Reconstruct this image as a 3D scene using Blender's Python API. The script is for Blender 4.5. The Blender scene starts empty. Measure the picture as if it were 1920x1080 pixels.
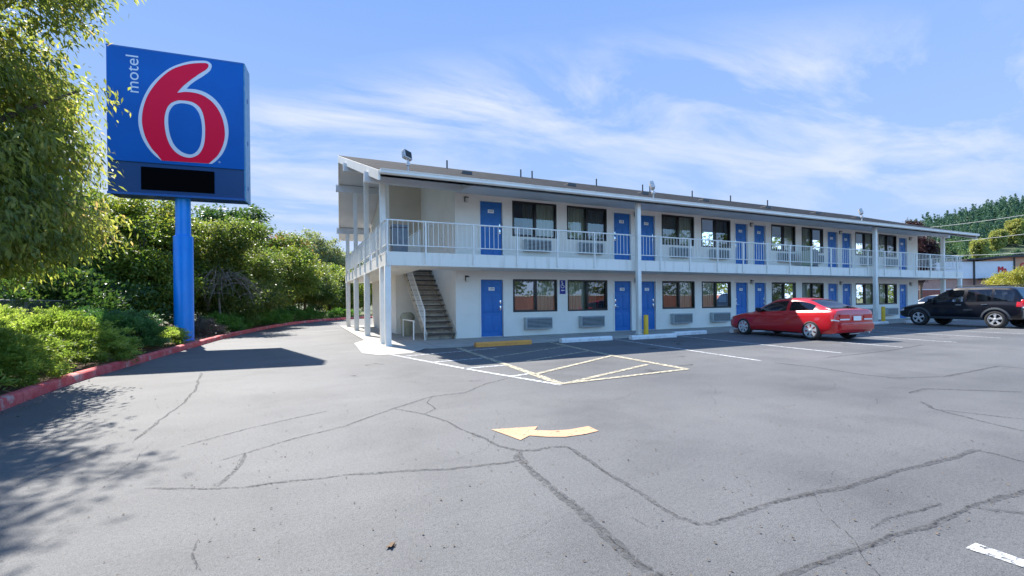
import bpy, bmesh, math, random
import numpy as np
from mathutils import Vector, Matrix
R_ = math.radians
SC = bpy.context.scene
COL = SC.collection

# ------------------------------------------------------------------ camera, sky, sun, exposure
CAM_H = 1.30
YAW, ROLL, FPX = R_(24.83), R_(0.573), 858.0
cd = bpy.data.cameras.new('camera'); cam = bpy.data.objects.new('camera', cd); COL.objects.link(cam)
cd.sensor_width = 36; cd.lens = FPX / 1920 * 36; cd.shift_y = 24.5 / 1920
cd.clip_start = .05; cd.clip_end = 6000
cR = Vector((math.cos(YAW), -math.sin(YAW), 0)); cF = Vector((math.sin(YAW), math.cos(YAW), 0)); cZ = Vector((0, 0, 1))
r_ = cR * math.cos(ROLL) - cZ * math.sin(ROLL); u_ = cR * math.sin(ROLL) + cZ * math.cos(ROLL)
mw = Matrix.Identity(4)
for i in range(3):
    mw[i][0] = r_[i]; mw[i][1] = u_[i]; mw[i][2] = -cF[i]
mw[2][3] = CAM_H
cam.matrix_world = mw
SC.camera = cam

SUNV = Vector((.22, -.82, -1.0)).normalized()          # the way the light travels
EL = math.asin(-SUNV.z); AZ = math.atan2(-SUNV.x, -SUNV.y)
sd = bpy.data.lights.new('sun', 'SUN'); sd.energy = 5.0; sd.angle = R_(.53); sd.color = (1, .95, .87)
so = bpy.data.objects.new('sun', sd); COL.objects.link(so)
so.rotation_euler = SUNV.to_track_quat('-Z', 'Y').to_euler(); so.location = (0, 0, 40)

w = bpy.data.worlds.new('World'); SC.world = w; w.use_nodes = True
nt = w.node_tree; N = nt.nodes; L = nt.links
bg = N['Background']; bg.inputs[1].default_value = .15
sky = N.new('ShaderNodeTexSky'); sky.sky_type = 'NISHITA'; sky.sun_disc = False
sky.sun_elevation = EL; sky.sun_rotation = AZ; sky.air_density = 1.0; sky.dust_density = .2; sky.ozone_density = 2.5
# thin cirrus, laid out over the sky dome by direction
tc = N.new('ShaderNodeTexCoord'); sep = N.new('ShaderNodeSeparateXYZ'); L.new(tc.outputs['Generated'], sep.inputs[0])
def wmath(op, a, b=None, c=None):
    n = N.new('ShaderNodeMath'); n.operation = op
    for i, v in enumerate((a, b, c)):
        if v is None: continue
        if isinstance(v, (int, float)): n.inputs[i].default_value = v
        else: L.new(v, n.inputs[i])
    return n.outputs[0]
den = wmath('MAXIMUM', wmath('ADD', sep.outputs[2], .12), .05)
cx = wmath('DIVIDE', sep.outputs[0], den); cy = wmath('DIVIDE', sep.outputs[1], den)
cmb = N.new('ShaderNodeCombineXYZ'); L.new(cx, cmb.inputs[0]); L.new(cy, cmb.inputs[1])
mp = N.new('ShaderNodeMapping'); mp.inputs['Rotation'].default_value = (0, 0, R_(8)); mp.inputs['Scale'].default_value = (.58, 1.25, 1)
mp.inputs['Location'].default_value = (2.25, 1.1, 0)
L.new(cmb.outputs[0], mp.inputs[0])
n1 = N.new('ShaderNodeTexNoise'); n1.inputs['Scale'].default_value = 1.7; n1.inputs['Detail'].default_value = 9; n1.inputs['Roughness'].default_value = .60; n1.inputs['Distortion'].default_value = .45
L.new(mp.outputs[0], n1.inputs['Vector'])
n2 = N.new('ShaderNodeTexNoise'); n2.inputs['Scale'].default_value = .34; n2.inputs['Detail'].default_value = 2
L.new(mp.outputs[0], n2.inputs['Vector'])
def ramp(nodes, links, fac, stops):
    r = nodes.new('ShaderNodeValToRGB'); links.new(fac, r.inputs[0])
    e = r.color_ramp.elements
    while len(e) < len(stops): e.new(.5)
    for k, (p, c) in enumerate(stops):
        e[k].position = p; e[k].color = (*c, 1) if len(c) == 3 else c
    return r.outputs[0]
band = wmath('ADD', wmath('ADD', wmath('MULTIPLY', cx, .606), wmath('MULTIPLY', cy, .874)), -1.845)     # clear overhead and to the left, streaks elsewhere
band = ramp(N, L, wmath('ADD', band, .5), [(.10, (0, 0, 0)), (.44, (1, 1, 1)), (1.0, (.8,) * 3)])
cf = wmath('MULTIPLY', wmath('MULTIPLY', ramp(N, L, n1.outputs[0], [(.42, (0, 0, 0)), (.54, (.55,) * 3), (.66, (1, 1, 1))]), ramp(N, L, n2.outputs[0], [(.34, (.45,) * 3), (.54, (1, 1, 1))])), band)
cf = wmath('MULTIPLY', cf, .95)
mx = N.new('ShaderNodeMix'); mx.data_type = 'RGBA'
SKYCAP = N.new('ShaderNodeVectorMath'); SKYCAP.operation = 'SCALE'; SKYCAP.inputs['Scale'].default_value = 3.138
tint = N.new('ShaderNodeMix'); tint.data_type = 'RGBA'; tint.blend_type = 'MULTIPLY'; tint.inputs['Factor'].default_value = 1
L.new(sky.outputs[0], tint.inputs['A']); tint.inputs['B'].default_value = (.86, 1.19, 1.38, 1)
cap = N.new('ShaderNodeMix'); cap.data_type = 'RGBA'; cap.blend_type = 'DARKEN'; cap.inputs['Factor'].default_value = 1
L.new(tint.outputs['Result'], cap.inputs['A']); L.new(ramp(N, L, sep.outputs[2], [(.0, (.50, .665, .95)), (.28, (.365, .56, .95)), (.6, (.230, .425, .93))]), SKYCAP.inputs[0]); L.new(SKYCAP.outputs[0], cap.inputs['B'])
L.new(wmath('MULTIPLY_ADD', ramp(N, L, wmath('MULTIPLY', sep.outputs[1], -1), [(.0, (0, 0, 0)), (.6, (1, 1, 1))]), 5.2, 3.138), SKYCAP.inputs['Scale'])      # sky behind the viewer made brighter, added as unseen fill for the facade
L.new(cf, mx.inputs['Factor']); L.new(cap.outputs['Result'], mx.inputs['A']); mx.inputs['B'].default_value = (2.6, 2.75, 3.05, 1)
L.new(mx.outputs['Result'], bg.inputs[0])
SC.view_settings.view_transform = 'Standard'; SC.view_settings.look = 'None'
SC.view_settings.exposure = 1.18; SC.view_settings.gamma = 1
SC.render.engine = 'CYCLES'
SC.cycles.use_denoising = True
SC.cycles.max_bounces = 7; SC.cycles.transparent_max_bounces = 24; SC.cycles.diffuse_bounces = 4

# ------------------------------------------------------------------ materials
M = {}
def mat(name, col, rough=.6, col2=None, scale=6., lo=.35, hi=.65, metal=0., spec=.5, bump=0., bscale=None, detail=5, coat=0., stretch=None, emit=None):
    m = bpy.data.materials.new(name); m.use_nodes = True
    n = m.node_tree.nodes; l = m.node_tree.links; b = n['Principled BSDF']
    b.inputs['Base Color'].default_value = (*col, 1); b.inputs['Roughness'].default_value = rough
    b.inputs['Metallic'].default_value = metal; b.inputs['Specular IOR Level'].default_value = spec; b.inputs['Coat Weight'].default_value = coat
    if coat: b.inputs['Coat Roughness'].default_value = .04
    vec = None
    if col2 is not None or bump:
        t = n.new('ShaderNodeTexCoord'); mpn = n.new('ShaderNodeMapping'); l.new(t.outputs['Object'], mpn.inputs[0])
        if stretch: mpn.inputs['Scale'].default_value = stretch
        vec = mpn.outputs[0]
    if col2 is not None:
        ns = n.new('ShaderNodeTexNoise'); ns.inputs['Scale'].default_value = scale; ns.inputs['Detail'].default_value = detail; ns.inputs['Roughness'].default_value = .62
        l.new(vec, ns.inputs['Vector'])
        l.new(ramp(n, l, ns.outputs[0], [(lo, col), (hi, col2)]), b.inputs['Base Color'])
    if bump:
        nb = n.new('ShaderNodeTexNoise'); nb.inputs['Scale'].default_value = bscale or scale * 4; nb.inputs['Detail'].default_value = 4
        l.new(vec, nb.inputs['Vector'])
        bp = n.new('ShaderNodeBump'); bp.inputs['Strength'].default_value = bump; bp.inputs['Distance'].default_value = .02
        l.new(nb.outputs[0], bp.inputs['Height']); l.new(bp.outputs[0], b.inputs['Normal'])
    M[name] = m
    return m

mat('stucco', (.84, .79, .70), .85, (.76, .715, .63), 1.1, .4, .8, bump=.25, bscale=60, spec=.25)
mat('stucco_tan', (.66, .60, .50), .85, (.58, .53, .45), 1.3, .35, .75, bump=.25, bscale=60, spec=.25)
mat('white_paint', (.83, .80, .73), .5, (.72, .69, .63), 2.2, .45, .8)
mat('slab_paint', (.83, .79, .70), .6, (.58, .54, .46), 2.2, .52, .82, stretch=(2.4, 1, .35))
mat('soffit', (.66, .67, .69), .7, (.60, .61, .62), 1.2)
mat('rail_paint', (.84, .82, .76), .4, (.72, .70, .65), 9., .5, .75)
mat('door_blue', (.010, .145, .45), .45, (.009, .12, .385), 2.5, .4, .7, bump=.04, bscale=40)
mat('black_frame', (.012, .011, .010), .35, (.02, .018, .016), 8)
mat('chrome', (.72, .72, .70), .18, metal=1)
mat('galv', (.55, .56, .57), .5, (.46, .47, .48), 12, metal=.2)
mat('plate_white', (.82, .82, .80), .4)
mat('plate_ink', (.03, .03, .05), .5)
mat('curtain', (.50, .55, .42), .9, (.40, .46, .33), 3., stretch=(6, 1, .3), spec=.1)
mat('curtain_dark', (.09, .14, .11), .9, (.06, .10, .08), 3., stretch=(6, 1, .3), spec=.1)
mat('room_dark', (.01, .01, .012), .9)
mat('ac_grey', (.40, .44, .45), .5, (.33, .37, .38), 5)
mat('ac_dark', (.05, .06, .065), .6)
mat('tread', (.05, .043, .038), .7, (.10, .085, .07), 6, bump=.2)
mat('riser', (.62, .56, .46), .8, (.36, .32, .26), 5)
mat('orange_paint', (.72, .30, .05), .6, (.55, .22, .05), 8, .5, .8, bump=.2, bscale=40)
mat('stop_white', (.74, .73, .70), .75, (.48, .46, .43), 7, .5, .78, bump=.3, bscale=40)
mat('yellow_paint', (.78, .46, .02), .5, (.60, .34, .02), 7, .5, .8)
mat('sign_blue', (.001, .112, .44), .35, (.001, .095, .38), .8, spec=.22)
mat('sign_blue_dark', (.002, .048, .17), .4)
mat('sign_trim', (.012, .10, .36), .4, (.05, .13, .30), 5, .55, .8)
mat('sign_side', (.06, .26, .48), .45, (.14, .32, .48), 4)
mat('sign_red', (.84, .004, .045), .4, spec=.15)
mat('sign_white', (.66, .68, .74), .4)
mat('pole_blue', (.001, .27, .88), .32, (.001, .23, .80), 1.5, bump=.02, bscale=10)
mat('led_black', (.001, .001, .0015), .8, spec=.05)
mat('ada_blue', (.004, .014, .22), .45)
mat('car_red', (.50, .006, .010), .28, coat=.9, spec=.5)
mat('car_black', (.002, .002, .006), .3, coat=.45, spec=.35)
mat('car_white', (.75, .74, .70), .3, coat=.7)
mat('car_trim', (.012, .012, .013), .55)
mat('clad_grey', (.055, .065, .075), .55)
mat('tyre', (.016, .016, .017), .8, (.03, .029, .028), 30)
mat('rim', (.66, .66, .65), .35, metal=.5)
mat('rim_dark', (.02, .02, .02), .6)
mat('tail_red', (.55, .012, .015), .15, coat=.8)
mat('lens_clear', (.72, .72, .72), .1, coat=.6)
mat('amber', (.7, .25, .02), .2)
mat('bin_beige', (.36, .34, .24), .6, (.30, .28, .2), 6)
mat('bin_grey', (.17, .19, .21), .5, (.13, .15, .17), 5)
mat('bark', (.075, .055, .04), .9, (.14, .11, .085), 9, bump=.5, bscale=30, stretch=(1, 1, .25))
mat('twig', (.25, .22, .18), .9, (.16, .135, .11), 9)
mat('soil', (.11, .065, .042), .95, (.19, .125, .085), 7, bump=.7, bscale=35)
mat('wild_grass', (.12, .115, .05), .95, (.07, .085, .03), .3, bump=.4, bscale=6)
mat('hill_ground', (.04, .06, .03), .95, (.06, .08, .035), .02)
mat('litter', (.22, .11, .055), .9, (.33, .22, .12), 20)
mat('brick', (.30, .10, .07), .85, (.24, .08, .06), 3)
mat('tan_wall', (.48, .29, .23), .85, (.42, .25, .20), 1.2)
mat('peach', (.60, .33, .20), .8, (.55, .30, .18), 1)
mat('store_white', (.70, .71, .72), .7, (.64, .65, .67), .8)
mat('dark_trim', (.025, .023, .022), .6)
mat('sign_letter', (.60, .006, .02), .4)
mat('wire', (.40, .42, .42), .5)
mat('red_wall', (.26, .10, .08), .85, (.21, .08, .065), 1.5)
mat('dry_leaf', (.11, .065, .03), .8)
mat('roof_metal', (.06, .06, .065), .5)
mat('lamp_glass', (.62, .60, .54), .3)

def glass(name, tint=(.02, .025, .028), dark=.35):
    """window pane: reflects like glass and lets part of the light through"""
    m = bpy.data.materials.new(name); m.use_nodes = True; n = m.node_tree.nodes; l = m.node_tree.links
    out = n['Material Output']; n.remove(n['Principled BSDF'])
    tr = n.new('ShaderNodeBsdfTransparent'); tr.inputs[0].default_value = (1 - dark, 1 - dark * .97, 1 - dark * .96, 1)
    gl = n.new('ShaderNodeBsdfGlossy'); gl.inputs['Roughness'].default_value = .015; gl.inputs['Color'].default_value = (.95, .97, 1, 1)
    fr = n.new('ShaderNodeFresnel'); fr.inputs[0].default_value = 1.9
    t = n.new('ShaderNodeTexCoord'); ns = n.new('ShaderNodeTexNoise'); ns.inputs['Scale'].default_value = 1.3; l.new(t.outputs['Object'], ns.inputs['Vector'])
    bp = n.new('ShaderNodeBump'); bp.inputs['Strength'].default_value = .05; bp.inputs['Distance'].default_value = .02; l.new(ns.outputs[0], bp.inputs['Height'])
    l.new(bp.outputs[0], gl.inputs['Normal'])
    mxs = n.new('ShaderNodeMixShader'); l.new(fr.outputs[0], mxs.inputs[0]); l.new(tr.outputs[0], mxs.inputs[1]); l.new(gl.outputs[0], mxs.inputs[2])
    l.new(mxs.outputs[0], out.inputs[0]); M[name] = m
glass('pane', dark=.15); glass('pane_screen', dark=.62); glass('car_glass', dark=.34); glass('car_glass_dark', dark=.82)

def asphalt():
    m = bpy.data.materials.new('asphalt'); m.use_nodes = True; n = m.node_tree.nodes; l = m.node_tree.links; b = n['Principled BSDF']
    t = n.new('ShaderNodeTexCoord')
    def noise(s, d=4, ro=.6, st=None):
        x = n.new('ShaderNodeTexNoise'); x.inputs['Scale'].default_value = s; x.inputs['Detail'].default_value = d; x.inputs['Roughness'].default_value = ro
        if st:
            q = n.new('ShaderNodeMapping'); q.inputs['Scale'].default_value = st; q.inputs['Rotation'].default_value = (0, 0, R_(-12)); l.new(t.outputs['Object'], q.inputs[0]); l.new(q.outputs[0], x.inputs['Vector'])
        else: l.new(t.outputs['Object'], x.inputs['Vector'])
        return x.outputs[0]
    def mul(a, c, f=1.):
        q = n.new('ShaderNodeMix'); q.data_type = 'RGBA'; q.blend_type = 'MULTIPLY'; q.inputs['Factor'].default_value = f
        l.new(a, q.inputs['A']); l.new(c, q.inputs['B']); return q.outputs['Result']
    base = ramp(n, l, noise(.22, 5, .55), [(.30, (.088, .089, .091)), (.50, (.118, .119, .120)), (.72, (.148, .147, .144))])
    stain = ramp(n, l, noise(.8, 6, .65), [(.33, (.80, .80, .81)), (.52, (1, 1, 1))])
    streak = ramp(n, l, noise(.5, 4, .6, (.35, 2.2, 1)), [(.30, (.88, .88, .885)), (.55, (1, 1, 1))])
    agg = ramp(n, l, noise(150, 2, .7), [(.32, (.50, .50, .51)), (.5, (1, 1, 1)), (.70, (1.38, 1.37, 1.35))])
    agg2 = ramp(n, l, noise(42, 3, .75), [(.30, (.70, .70, .71)), (.5, (1, 1, 1)), (.72, (1.16, 1.16, 1.15))])
    vor = n.new('ShaderNodeTexVoronoi'); vor.inputs['Scale'].default_value = 9; vor.inputs['Randomness'].default_value = 1; l.new(t.outputs['Object'], vor.inputs['Vector'])
    spot = ramp(n, l, vor.outputs['Distance'], [(.045, (.45, .45, .46)), (.085, (1, 1, 1))])
    c = mul(mul(mul(mul(mul(base, stain), streak), agg), agg2), spot, .8)
    l.new(c, b.inputs['Base Color']); b.inputs['Roughness'].default_value = .72; b.inputs['Specular IOR Level'].default_value = .42
    bp = n.new('ShaderNodeBump'); bp.inputs['Strength'].default_value = .55; bp.inputs['Distance'].default_value = .006
    l.new(noise(95, 3, .7), bp.inputs['Height']); l.new(bp.outputs[0], b.inputs['Normal']); M['asphalt'] = m
asphalt()

def worn(name, col, amount, scale=10., rough=.8, soft=.08):
    """thin paint or sealer with worn-through holes"""
    m = mat(name, col, rough, tuple(min(1, c * .82) for c in col), 5., spec=.3)
    n = m.node_tree.nodes; l = m.node_tree.links; b = n['Principled BSDF']
    t = n.new('ShaderNodeTexCoord'); ns = n.new('ShaderNodeTexNoise'); ns.inputs['Scale'].default_value = scale; ns.inputs['Detail'].default_value = 6; ns.inputs['Roughness'].default_value = .75
    l.new(t.outputs['Object'], ns.inputs['Vector'])
    l.new(ramp(n, l, ns.outputs[0], [(amount, (0, 0, 0)), (amount + soft, (1, 1, 1))]), b.inputs['Alpha'])
worn('line_white', (.58, .59, .60), .40, 14, soft=.12); worn('line_yellow', (.52, .465, .34), .40, 14, soft=.14); worn('arrow_paint', (.58, .35, .21), .31, 18, soft=.12)
worn('crack_seal', (.095, .095, .097), .40, 26, soft=.3); worn('crack_fine', (.034, .034, .035), .46, 40, soft=.2); worn('oil_stain', (.045, .045, .047), .46, 5, soft=.3)

def kerb_mat():
    m = mat('kerb_red', (.52, .060, .065), .8, (.62, .16, .15), 5., .4, .75, bump=.4, bscale=30)
    n = m.node_tree.nodes; l = m.node_tree.links; b = n['Principled BSDF']
    src = b.inputs['Base Color'].links[0].from_socket
    t = n.new('ShaderNodeTexCoord'); ns = n.new('ShaderNodeTexNoise'); ns.inputs['Scale'].default_value = 3.2; ns.inputs['Detail'].default_value = 7; ns.inputs['Roughness'].default_value = .7
    l.new(t.outputs['Object'], ns.inputs['Vector'])
    q = n.new('ShaderNodeMix'); q.data_type = 'RGBA'; l.new(ramp(n, l, ns.outputs[0], [(.54, (0, 0, 0)), (.64, (.8,) * 3)]), q.inputs['Factor'])
    l.new(src, q.inputs['A']); q.inputs['B'].default_value = (.46, .40, .37, 1); l.new(q.outputs['Result'], b.inputs['Base Color'])
kerb_mat()
def concrete(name, c1, c2, joint=None):
    mat(name, c1, .85, c2, 1.6, .35, .7, bump=.3, bscale=50, spec=.3)
concrete('concrete', (.40, .375, .335), (.30, .285, .265))

def shingles():
    m = bpy.data.materials.new('shingles'); m.use_nodes = True; n = m.node_tree.nodes; l = m.node_tree.links; b = n['Principled BSDF']
    t = n.new('ShaderNodeTexCoord')
    br = n.new('ShaderNodeTexBrick'); br.inputs['Scale'].default_value = 1; br.inputs['Brick Width'].default_value = .32; br.inputs['Row Height'].default_value = .14
    br.inputs['Color1'].default_value = (.036, .041, .049, 1); br.inputs['Color2'].default_value = (.016, .018, .022, 1); br.inputs['Mortar'].default_value = (.009, .009, .009, 1); b.inputs['Specular IOR Level'].default_value = .08; br.inputs['Mortar Size'].default_value = .008
    l.new(t.outputs['Object'], br.inputs['Vector'])
    ns = n.new('ShaderNodeTexNoise'); ns.inputs['Scale'].default_value = 1.2; ns.inputs['Detail'].default_value = 6; l.new(t.outputs['Object'], ns.inputs['Vector'])
    q = n.new('ShaderNodeMix'); q.data_type = 'RGBA'; q.blend_type = 'MULTIPLY'; q.inputs['Factor'].default_value = 1
    l.new(br.outputs[0], q.inputs['A']); l.new(ramp(n, l, ns.outputs[0], [(.3, (.72, .73, .74)), (.7, (1.14, 1.12, 1.08))]), q.inputs['B'])
    l.new(q.outputs['Result'], b.inputs['Base Color']); b.inputs['Roughness'].default_value = .9
    bp = n.new('ShaderNodeBump'); bp.inputs['Distance'].default_value = .01; l.new(br.outputs['Fac'], bp.inputs['Height']); bp.invert = True; l.new(bp.outputs[0], b.inputs['Normal'])
    M['shingles'] = m
shingles()

def leafmat(name, stops, trans=.42, rough=.46, spec=.45, tboost=1.6):
    """leaf: colour drawn per leaf and per clump, light passes through"""
    m = bpy.data.materials.new(name); m.use_nodes = True; n = m.node_tree.nodes; l = m.node_tree.links
    b = n['Principled BSDF']; out = n['Material Output']
    g = n.new('ShaderNodeNewGeometry'); at = n.new('ShaderNodeAttribute'); at.attribute_name = 'clump'
    a1 = n.new('ShaderNodeMath'); a1.operation = 'MULTIPLY'; a1.inputs[1].default_value = .42; l.new(g.outputs['Random Per Island'], a1.inputs[0])
    a2 = n.new('ShaderNodeMath'); a2.operation = 'MULTIPLY_ADD'; a2.inputs[1].default_value = .58; l.new(at.outputs['Fac'], a2.inputs[0]); l.new(a1.outputs[0], a2.inputs[2])
    c = ramp(n, l, a2.outputs[0], stops)
    l.new(c, b.inputs['Base Color']); b.inputs['Roughness'].default_value = rough; b.inputs['Specular IOR Level'].default_value = spec
    tr = n.new('ShaderNodeBsdfTranslucent')
    q = n.new('ShaderNodeMix'); q.data_type = 'RGBA'; q.blend_type = 'MULTIPLY'; q.inputs['Factor'].default_value = 1; l.new(c, q.inputs['A']); q.inputs['B'].default_value = (1.12 * tboost, 1.06 * tboost, .60 * tboost, 1)
    l.new(q.outputs['Result'], tr.inputs[0])
    mxs = n.new('ShaderNodeMixShader'); mxs.inputs[0].default_value = trans; l.new(b.outputs[0], mxs.inputs[1]); l.new(tr.outputs[0], mxs.inputs[2]); l.new(mxs.outputs[0], out.inputs[0])
    M[name] = m
leafmat('leaf_big', [(.0, (.06, .10, .028)), (.3, (.125, .175, .046)), (.62, (.21, .25, .07)), (.84, (.32, .33, .10)), (.93, (.40, .31, .18)), (1, (.32, .20, .13))], trans=.58)
leafmat('leaf_yellow', [(.0, (0.054, 0.120, 0.022)), (.4, (0.120, 0.192, 0.031)), (.75, (0.228, 0.264, 0.048)), (1, (0.348, 0.300, 0.084))], trans=0.5)
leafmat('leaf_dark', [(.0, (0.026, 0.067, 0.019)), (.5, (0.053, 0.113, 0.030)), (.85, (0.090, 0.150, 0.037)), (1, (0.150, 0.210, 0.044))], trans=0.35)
leafmat('leaf_mid', [(.0, (.040, .085, .022)), (.4, (.095, .15, .036)), (.8, (.18, .22, .06)), (1, (.31, .28, .11))], trans=.5)
leafmat('leaf_red', [(.0, (0.060, 0.120, 0.029)), (.55, (0.120, 0.180, 0.048)), (.72, (0.288, 0.156, 0.054)), (1, (0.384, 0.132, 0.060))], trans=0.5)
leafmat('leaf_pale', [(.0, (.12, .16, .08)), (.5, (.19, .23, .12)), (1, (.28, .31, .18))])
leafmat('leaf_juniper', [(.0, (.055, .10, .024)), (.4, (.16, .25, .05)), (.8, (.30, .39, .10)), (1, (.42, .47, .18))], trans=.55, spec=.4)
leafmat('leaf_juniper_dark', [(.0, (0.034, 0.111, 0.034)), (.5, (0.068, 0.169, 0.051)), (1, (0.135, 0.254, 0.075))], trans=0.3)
leafmat('leaf_hedge', [(.0, (.045, .12, .03)), (.5, (.09, .22, .045)), (1, (.18, .33, .075))], trans=.5)
leafmat('leaf_dry', [(.0, (.07, .06, .05)), (.6, (.14, .12, .10)), (1, (.2, .17, .14))], trans=.1)
leafmat('leaf_purple', [(.0, (.022, .010, .014)), (.6, (.045, .018, .024)), (1, (.14, .08, .08))], trans=.25)
leafmat('leaf_lime', [(.0, (.16, .18, .03)), (.5, (.28, .28, .05)), (1, (.36, .34, .08))])
leafmat('leaf_conifer', [(.0, (0.042, 0.102, 0.074)), (.5, (0.066, 0.138, 0.094)), (1, (0.102, 0.180, 0.114))], trans=0.2, spec=.15)  # teal and lightened: distance haze is put into the leaf colour
leafmat('leaf_hill', [(.0, (0.054, 0.120, 0.078)), (.5, (0.096, 0.168, 0.084)), (1, (0.180, 0.240, 0.102))], trans=0.3, spec=.15)
leafmat('leaf_hill_yellow', [(.0, (.20, .25, .08)), (1, (.36, .36, .13))], trans=.35, spec=.15)

# ------------------------------------------------------------------ mesh helpers
def tag(o, label=None, cat=None, group=None, kind=None):
    if label: o['label'] = label
    if cat: o['category'] = cat
    if group: o['group'] = group
    if kind: o['kind'] = kind
    return o
def empty(name, loc, rz=0., label=None, cat=None, group=None):
    o = bpy.data.objects.new(name, None); COL.objects.link(o); o.location = loc; o.rotation_euler = (0, 0, rz); o.empty_display_size = .2
    return tag(o, label, cat, group)
def children(o): return [c for c in bpy.data.objects if c.parent == o]
def copy_tree(o, parent=None):
    c = o.copy(); COL.objects.link(c)
    if parent: c.parent = parent
    for ch in children(o): copy_tree(ch, c)
    return c

class MB:
    def __init__(s): s.v = []; s.f = []; s.m = []; s.cur = 0
    def mi(s, k): s.cur = k; return s
    def add(s, vs, fs):
        o = len(s.v); s.v += [tuple(x) for x in vs]; s.f += [tuple(i + o for i in f) for f in fs]; s.m += [s.cur] * len(fs); return s
    def box(s, x0, x1, y0, y1, z0, z1):
        return s.add([(x0, y0, z0), (x1, y0, z0), (x1, y1, z0), (x0, y1, z0), (x0, y0, z1), (x1, y0, z1), (x1, y1, z1), (x0, y1, z1)],
                     [(0, 3, 2, 1), (4, 5, 6, 7), (0, 1, 5, 4), (1, 2, 6, 5), (2, 3, 7, 6), (3, 0, 4, 7)])
    def bbox(s, x0, x1, y0, y1, z0, z1, b=.02):
        """bevelled box"""
        bm = bmesh.new(); bmesh.ops.create_cube(bm, size=1)
        for q in bm.verts: q.co = Vector(((x0 + x1) / 2 + q.co.x * (x1 - x0), (y0 + y1) / 2 + q.co.y * (y1 - y0), (z0 + z1) / 2 + q.co.z * (z1 - z0)))
        bmesh.ops.bevel(bm, geom=bm.edges[:], offset=b, segments=2, affect='EDGES', profile=.6)
        bm.verts.index_update(); s.add([q.co for q in bm.verts], [[q.index for q in f.verts] for f in bm.faces]); bm.free(); return s
    def bar(s, p, q, wd, h=None, up=(0, 0, 1)):
        """square bar from p to q"""
        p = Vector(p); q = Vector(q); h = h or wd; d = (q - p).normalized(); u = Vector(up)
        if abs(d.dot(u)) > .95: u = Vector((0, 1, 0))
        sx = d.cross(u).normalized() * wd / 2; sy = sx.cross(d).normalized() * h / 2
        return s.add([p - sx - sy, p + sx - sy, p + sx + sy, p - sx + sy, q - sx - sy, q + sx - sy, q + sx + sy, q - sx + sy],
                     [(3, 2, 1, 0), (4, 5, 6, 7), (0, 1, 5, 4), (1, 2, 6, 5), (2, 3, 7, 6), (3, 0, 4, 7)])
    def tube(s, pts, rad, n=10, caps=True):
        pts = [Vector(p) for p in pts]; k = len(pts); rad = rad if isinstance(rad, (list, tuple)) else [rad] * k
        o = len(s.v); vs = []; fs = []
        ref = None
        for i, p in enumerate(pts):
            d = (pts[min(i + 1, k - 1)] - pts[max(i - 1, 0)]).normalized()
            if ref is None or abs(d.dot(ref)) > .95: ref = Vector((1, 0, 0)) if abs(d.x) < .8 else Vector((0, 1, 0))
            a = d.cross(ref).normalized(); b = d.cross(a)
            for j in range(n):
                t = 2 * math.pi * j / n; vs.append(p + (a * math.cos(t) + b * math.sin(t)) * rad[i])
        for i in range(k - 1):
            for j in range(n):
                fs.append((i * n + j, i * n + (j + 1) % n, (i + 1) * n + (j + 1) % n, (i + 1) * n + j))
        if caps: fs += [tuple(range(n))[::-1], tuple((k - 1) * n + j for j in range(n))]
        return s.add(vs, fs)
    def lathe(s, prof, n=32, axis='Z', c=(0, 0, 0), close=False):
        """prof = [(r, h)]"""
        vs = []; fs = []; k = len(prof); c = Vector(c)
        for r, h in prof:
            for j in range(n):
                t = 2 * math.pi * j / n
                p = (r * math.cos(t), r * math.sin(t), h) if axis == 'Z' else (h, r * math.cos(t), r * math.sin(t))
                vs.append(c + Vector(p))
        for i in range(k - 1 if not close else k):
            i2 = (i + 1) % k
            for j in range(n): fs.append((i * n + j, i * n + (j + 1) % n, i2 * n + (j + 1) % n, i2 * n + j))
        if not close:
            if prof[0][0] > 1e-6: fs.append(tuple(range(n))[::-1])
            if prof[-1][0] > 1e-6: fs.append(tuple((k - 1) * n + j for j in range(n)))
        return s.add(vs, fs)
    def quad(s, a, b, c, d): return s.add([a, b, c, d], [(0, 1, 2, 3)])
    def poly(s, pts): return s.add(pts, [tuple(range(len(pts)))])
    def build(s, name, mats, parent=None, smooth=None, loc=None):
        me = bpy.data.meshes.new(name); me.from_pydata(s.v, [], s.f)
        for k in (mats if isinstance(mats, (list, tuple)) else [mats]): me.materials.append(M[k])
        if any(s.m): me.polygons.foreach_set('material_index', s.m)
        bm = bmesh.new(); bm.from_mesh(me); bmesh.ops.recalc_face_normals(bm, faces=bm.faces[:]); bm.to_mesh(me); bm.free()
        if smooth is not None:
            me.polygons.foreach_set('use_smooth', [True] * len(me.polygons)); me.set_sharp_from_angle(angle=R_(smooth))
        o = bpy.data.objects.new(name, me); COL.objects.link(o)
        if parent: o.parent = parent
        if loc: o.location = loc
        return o

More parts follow.
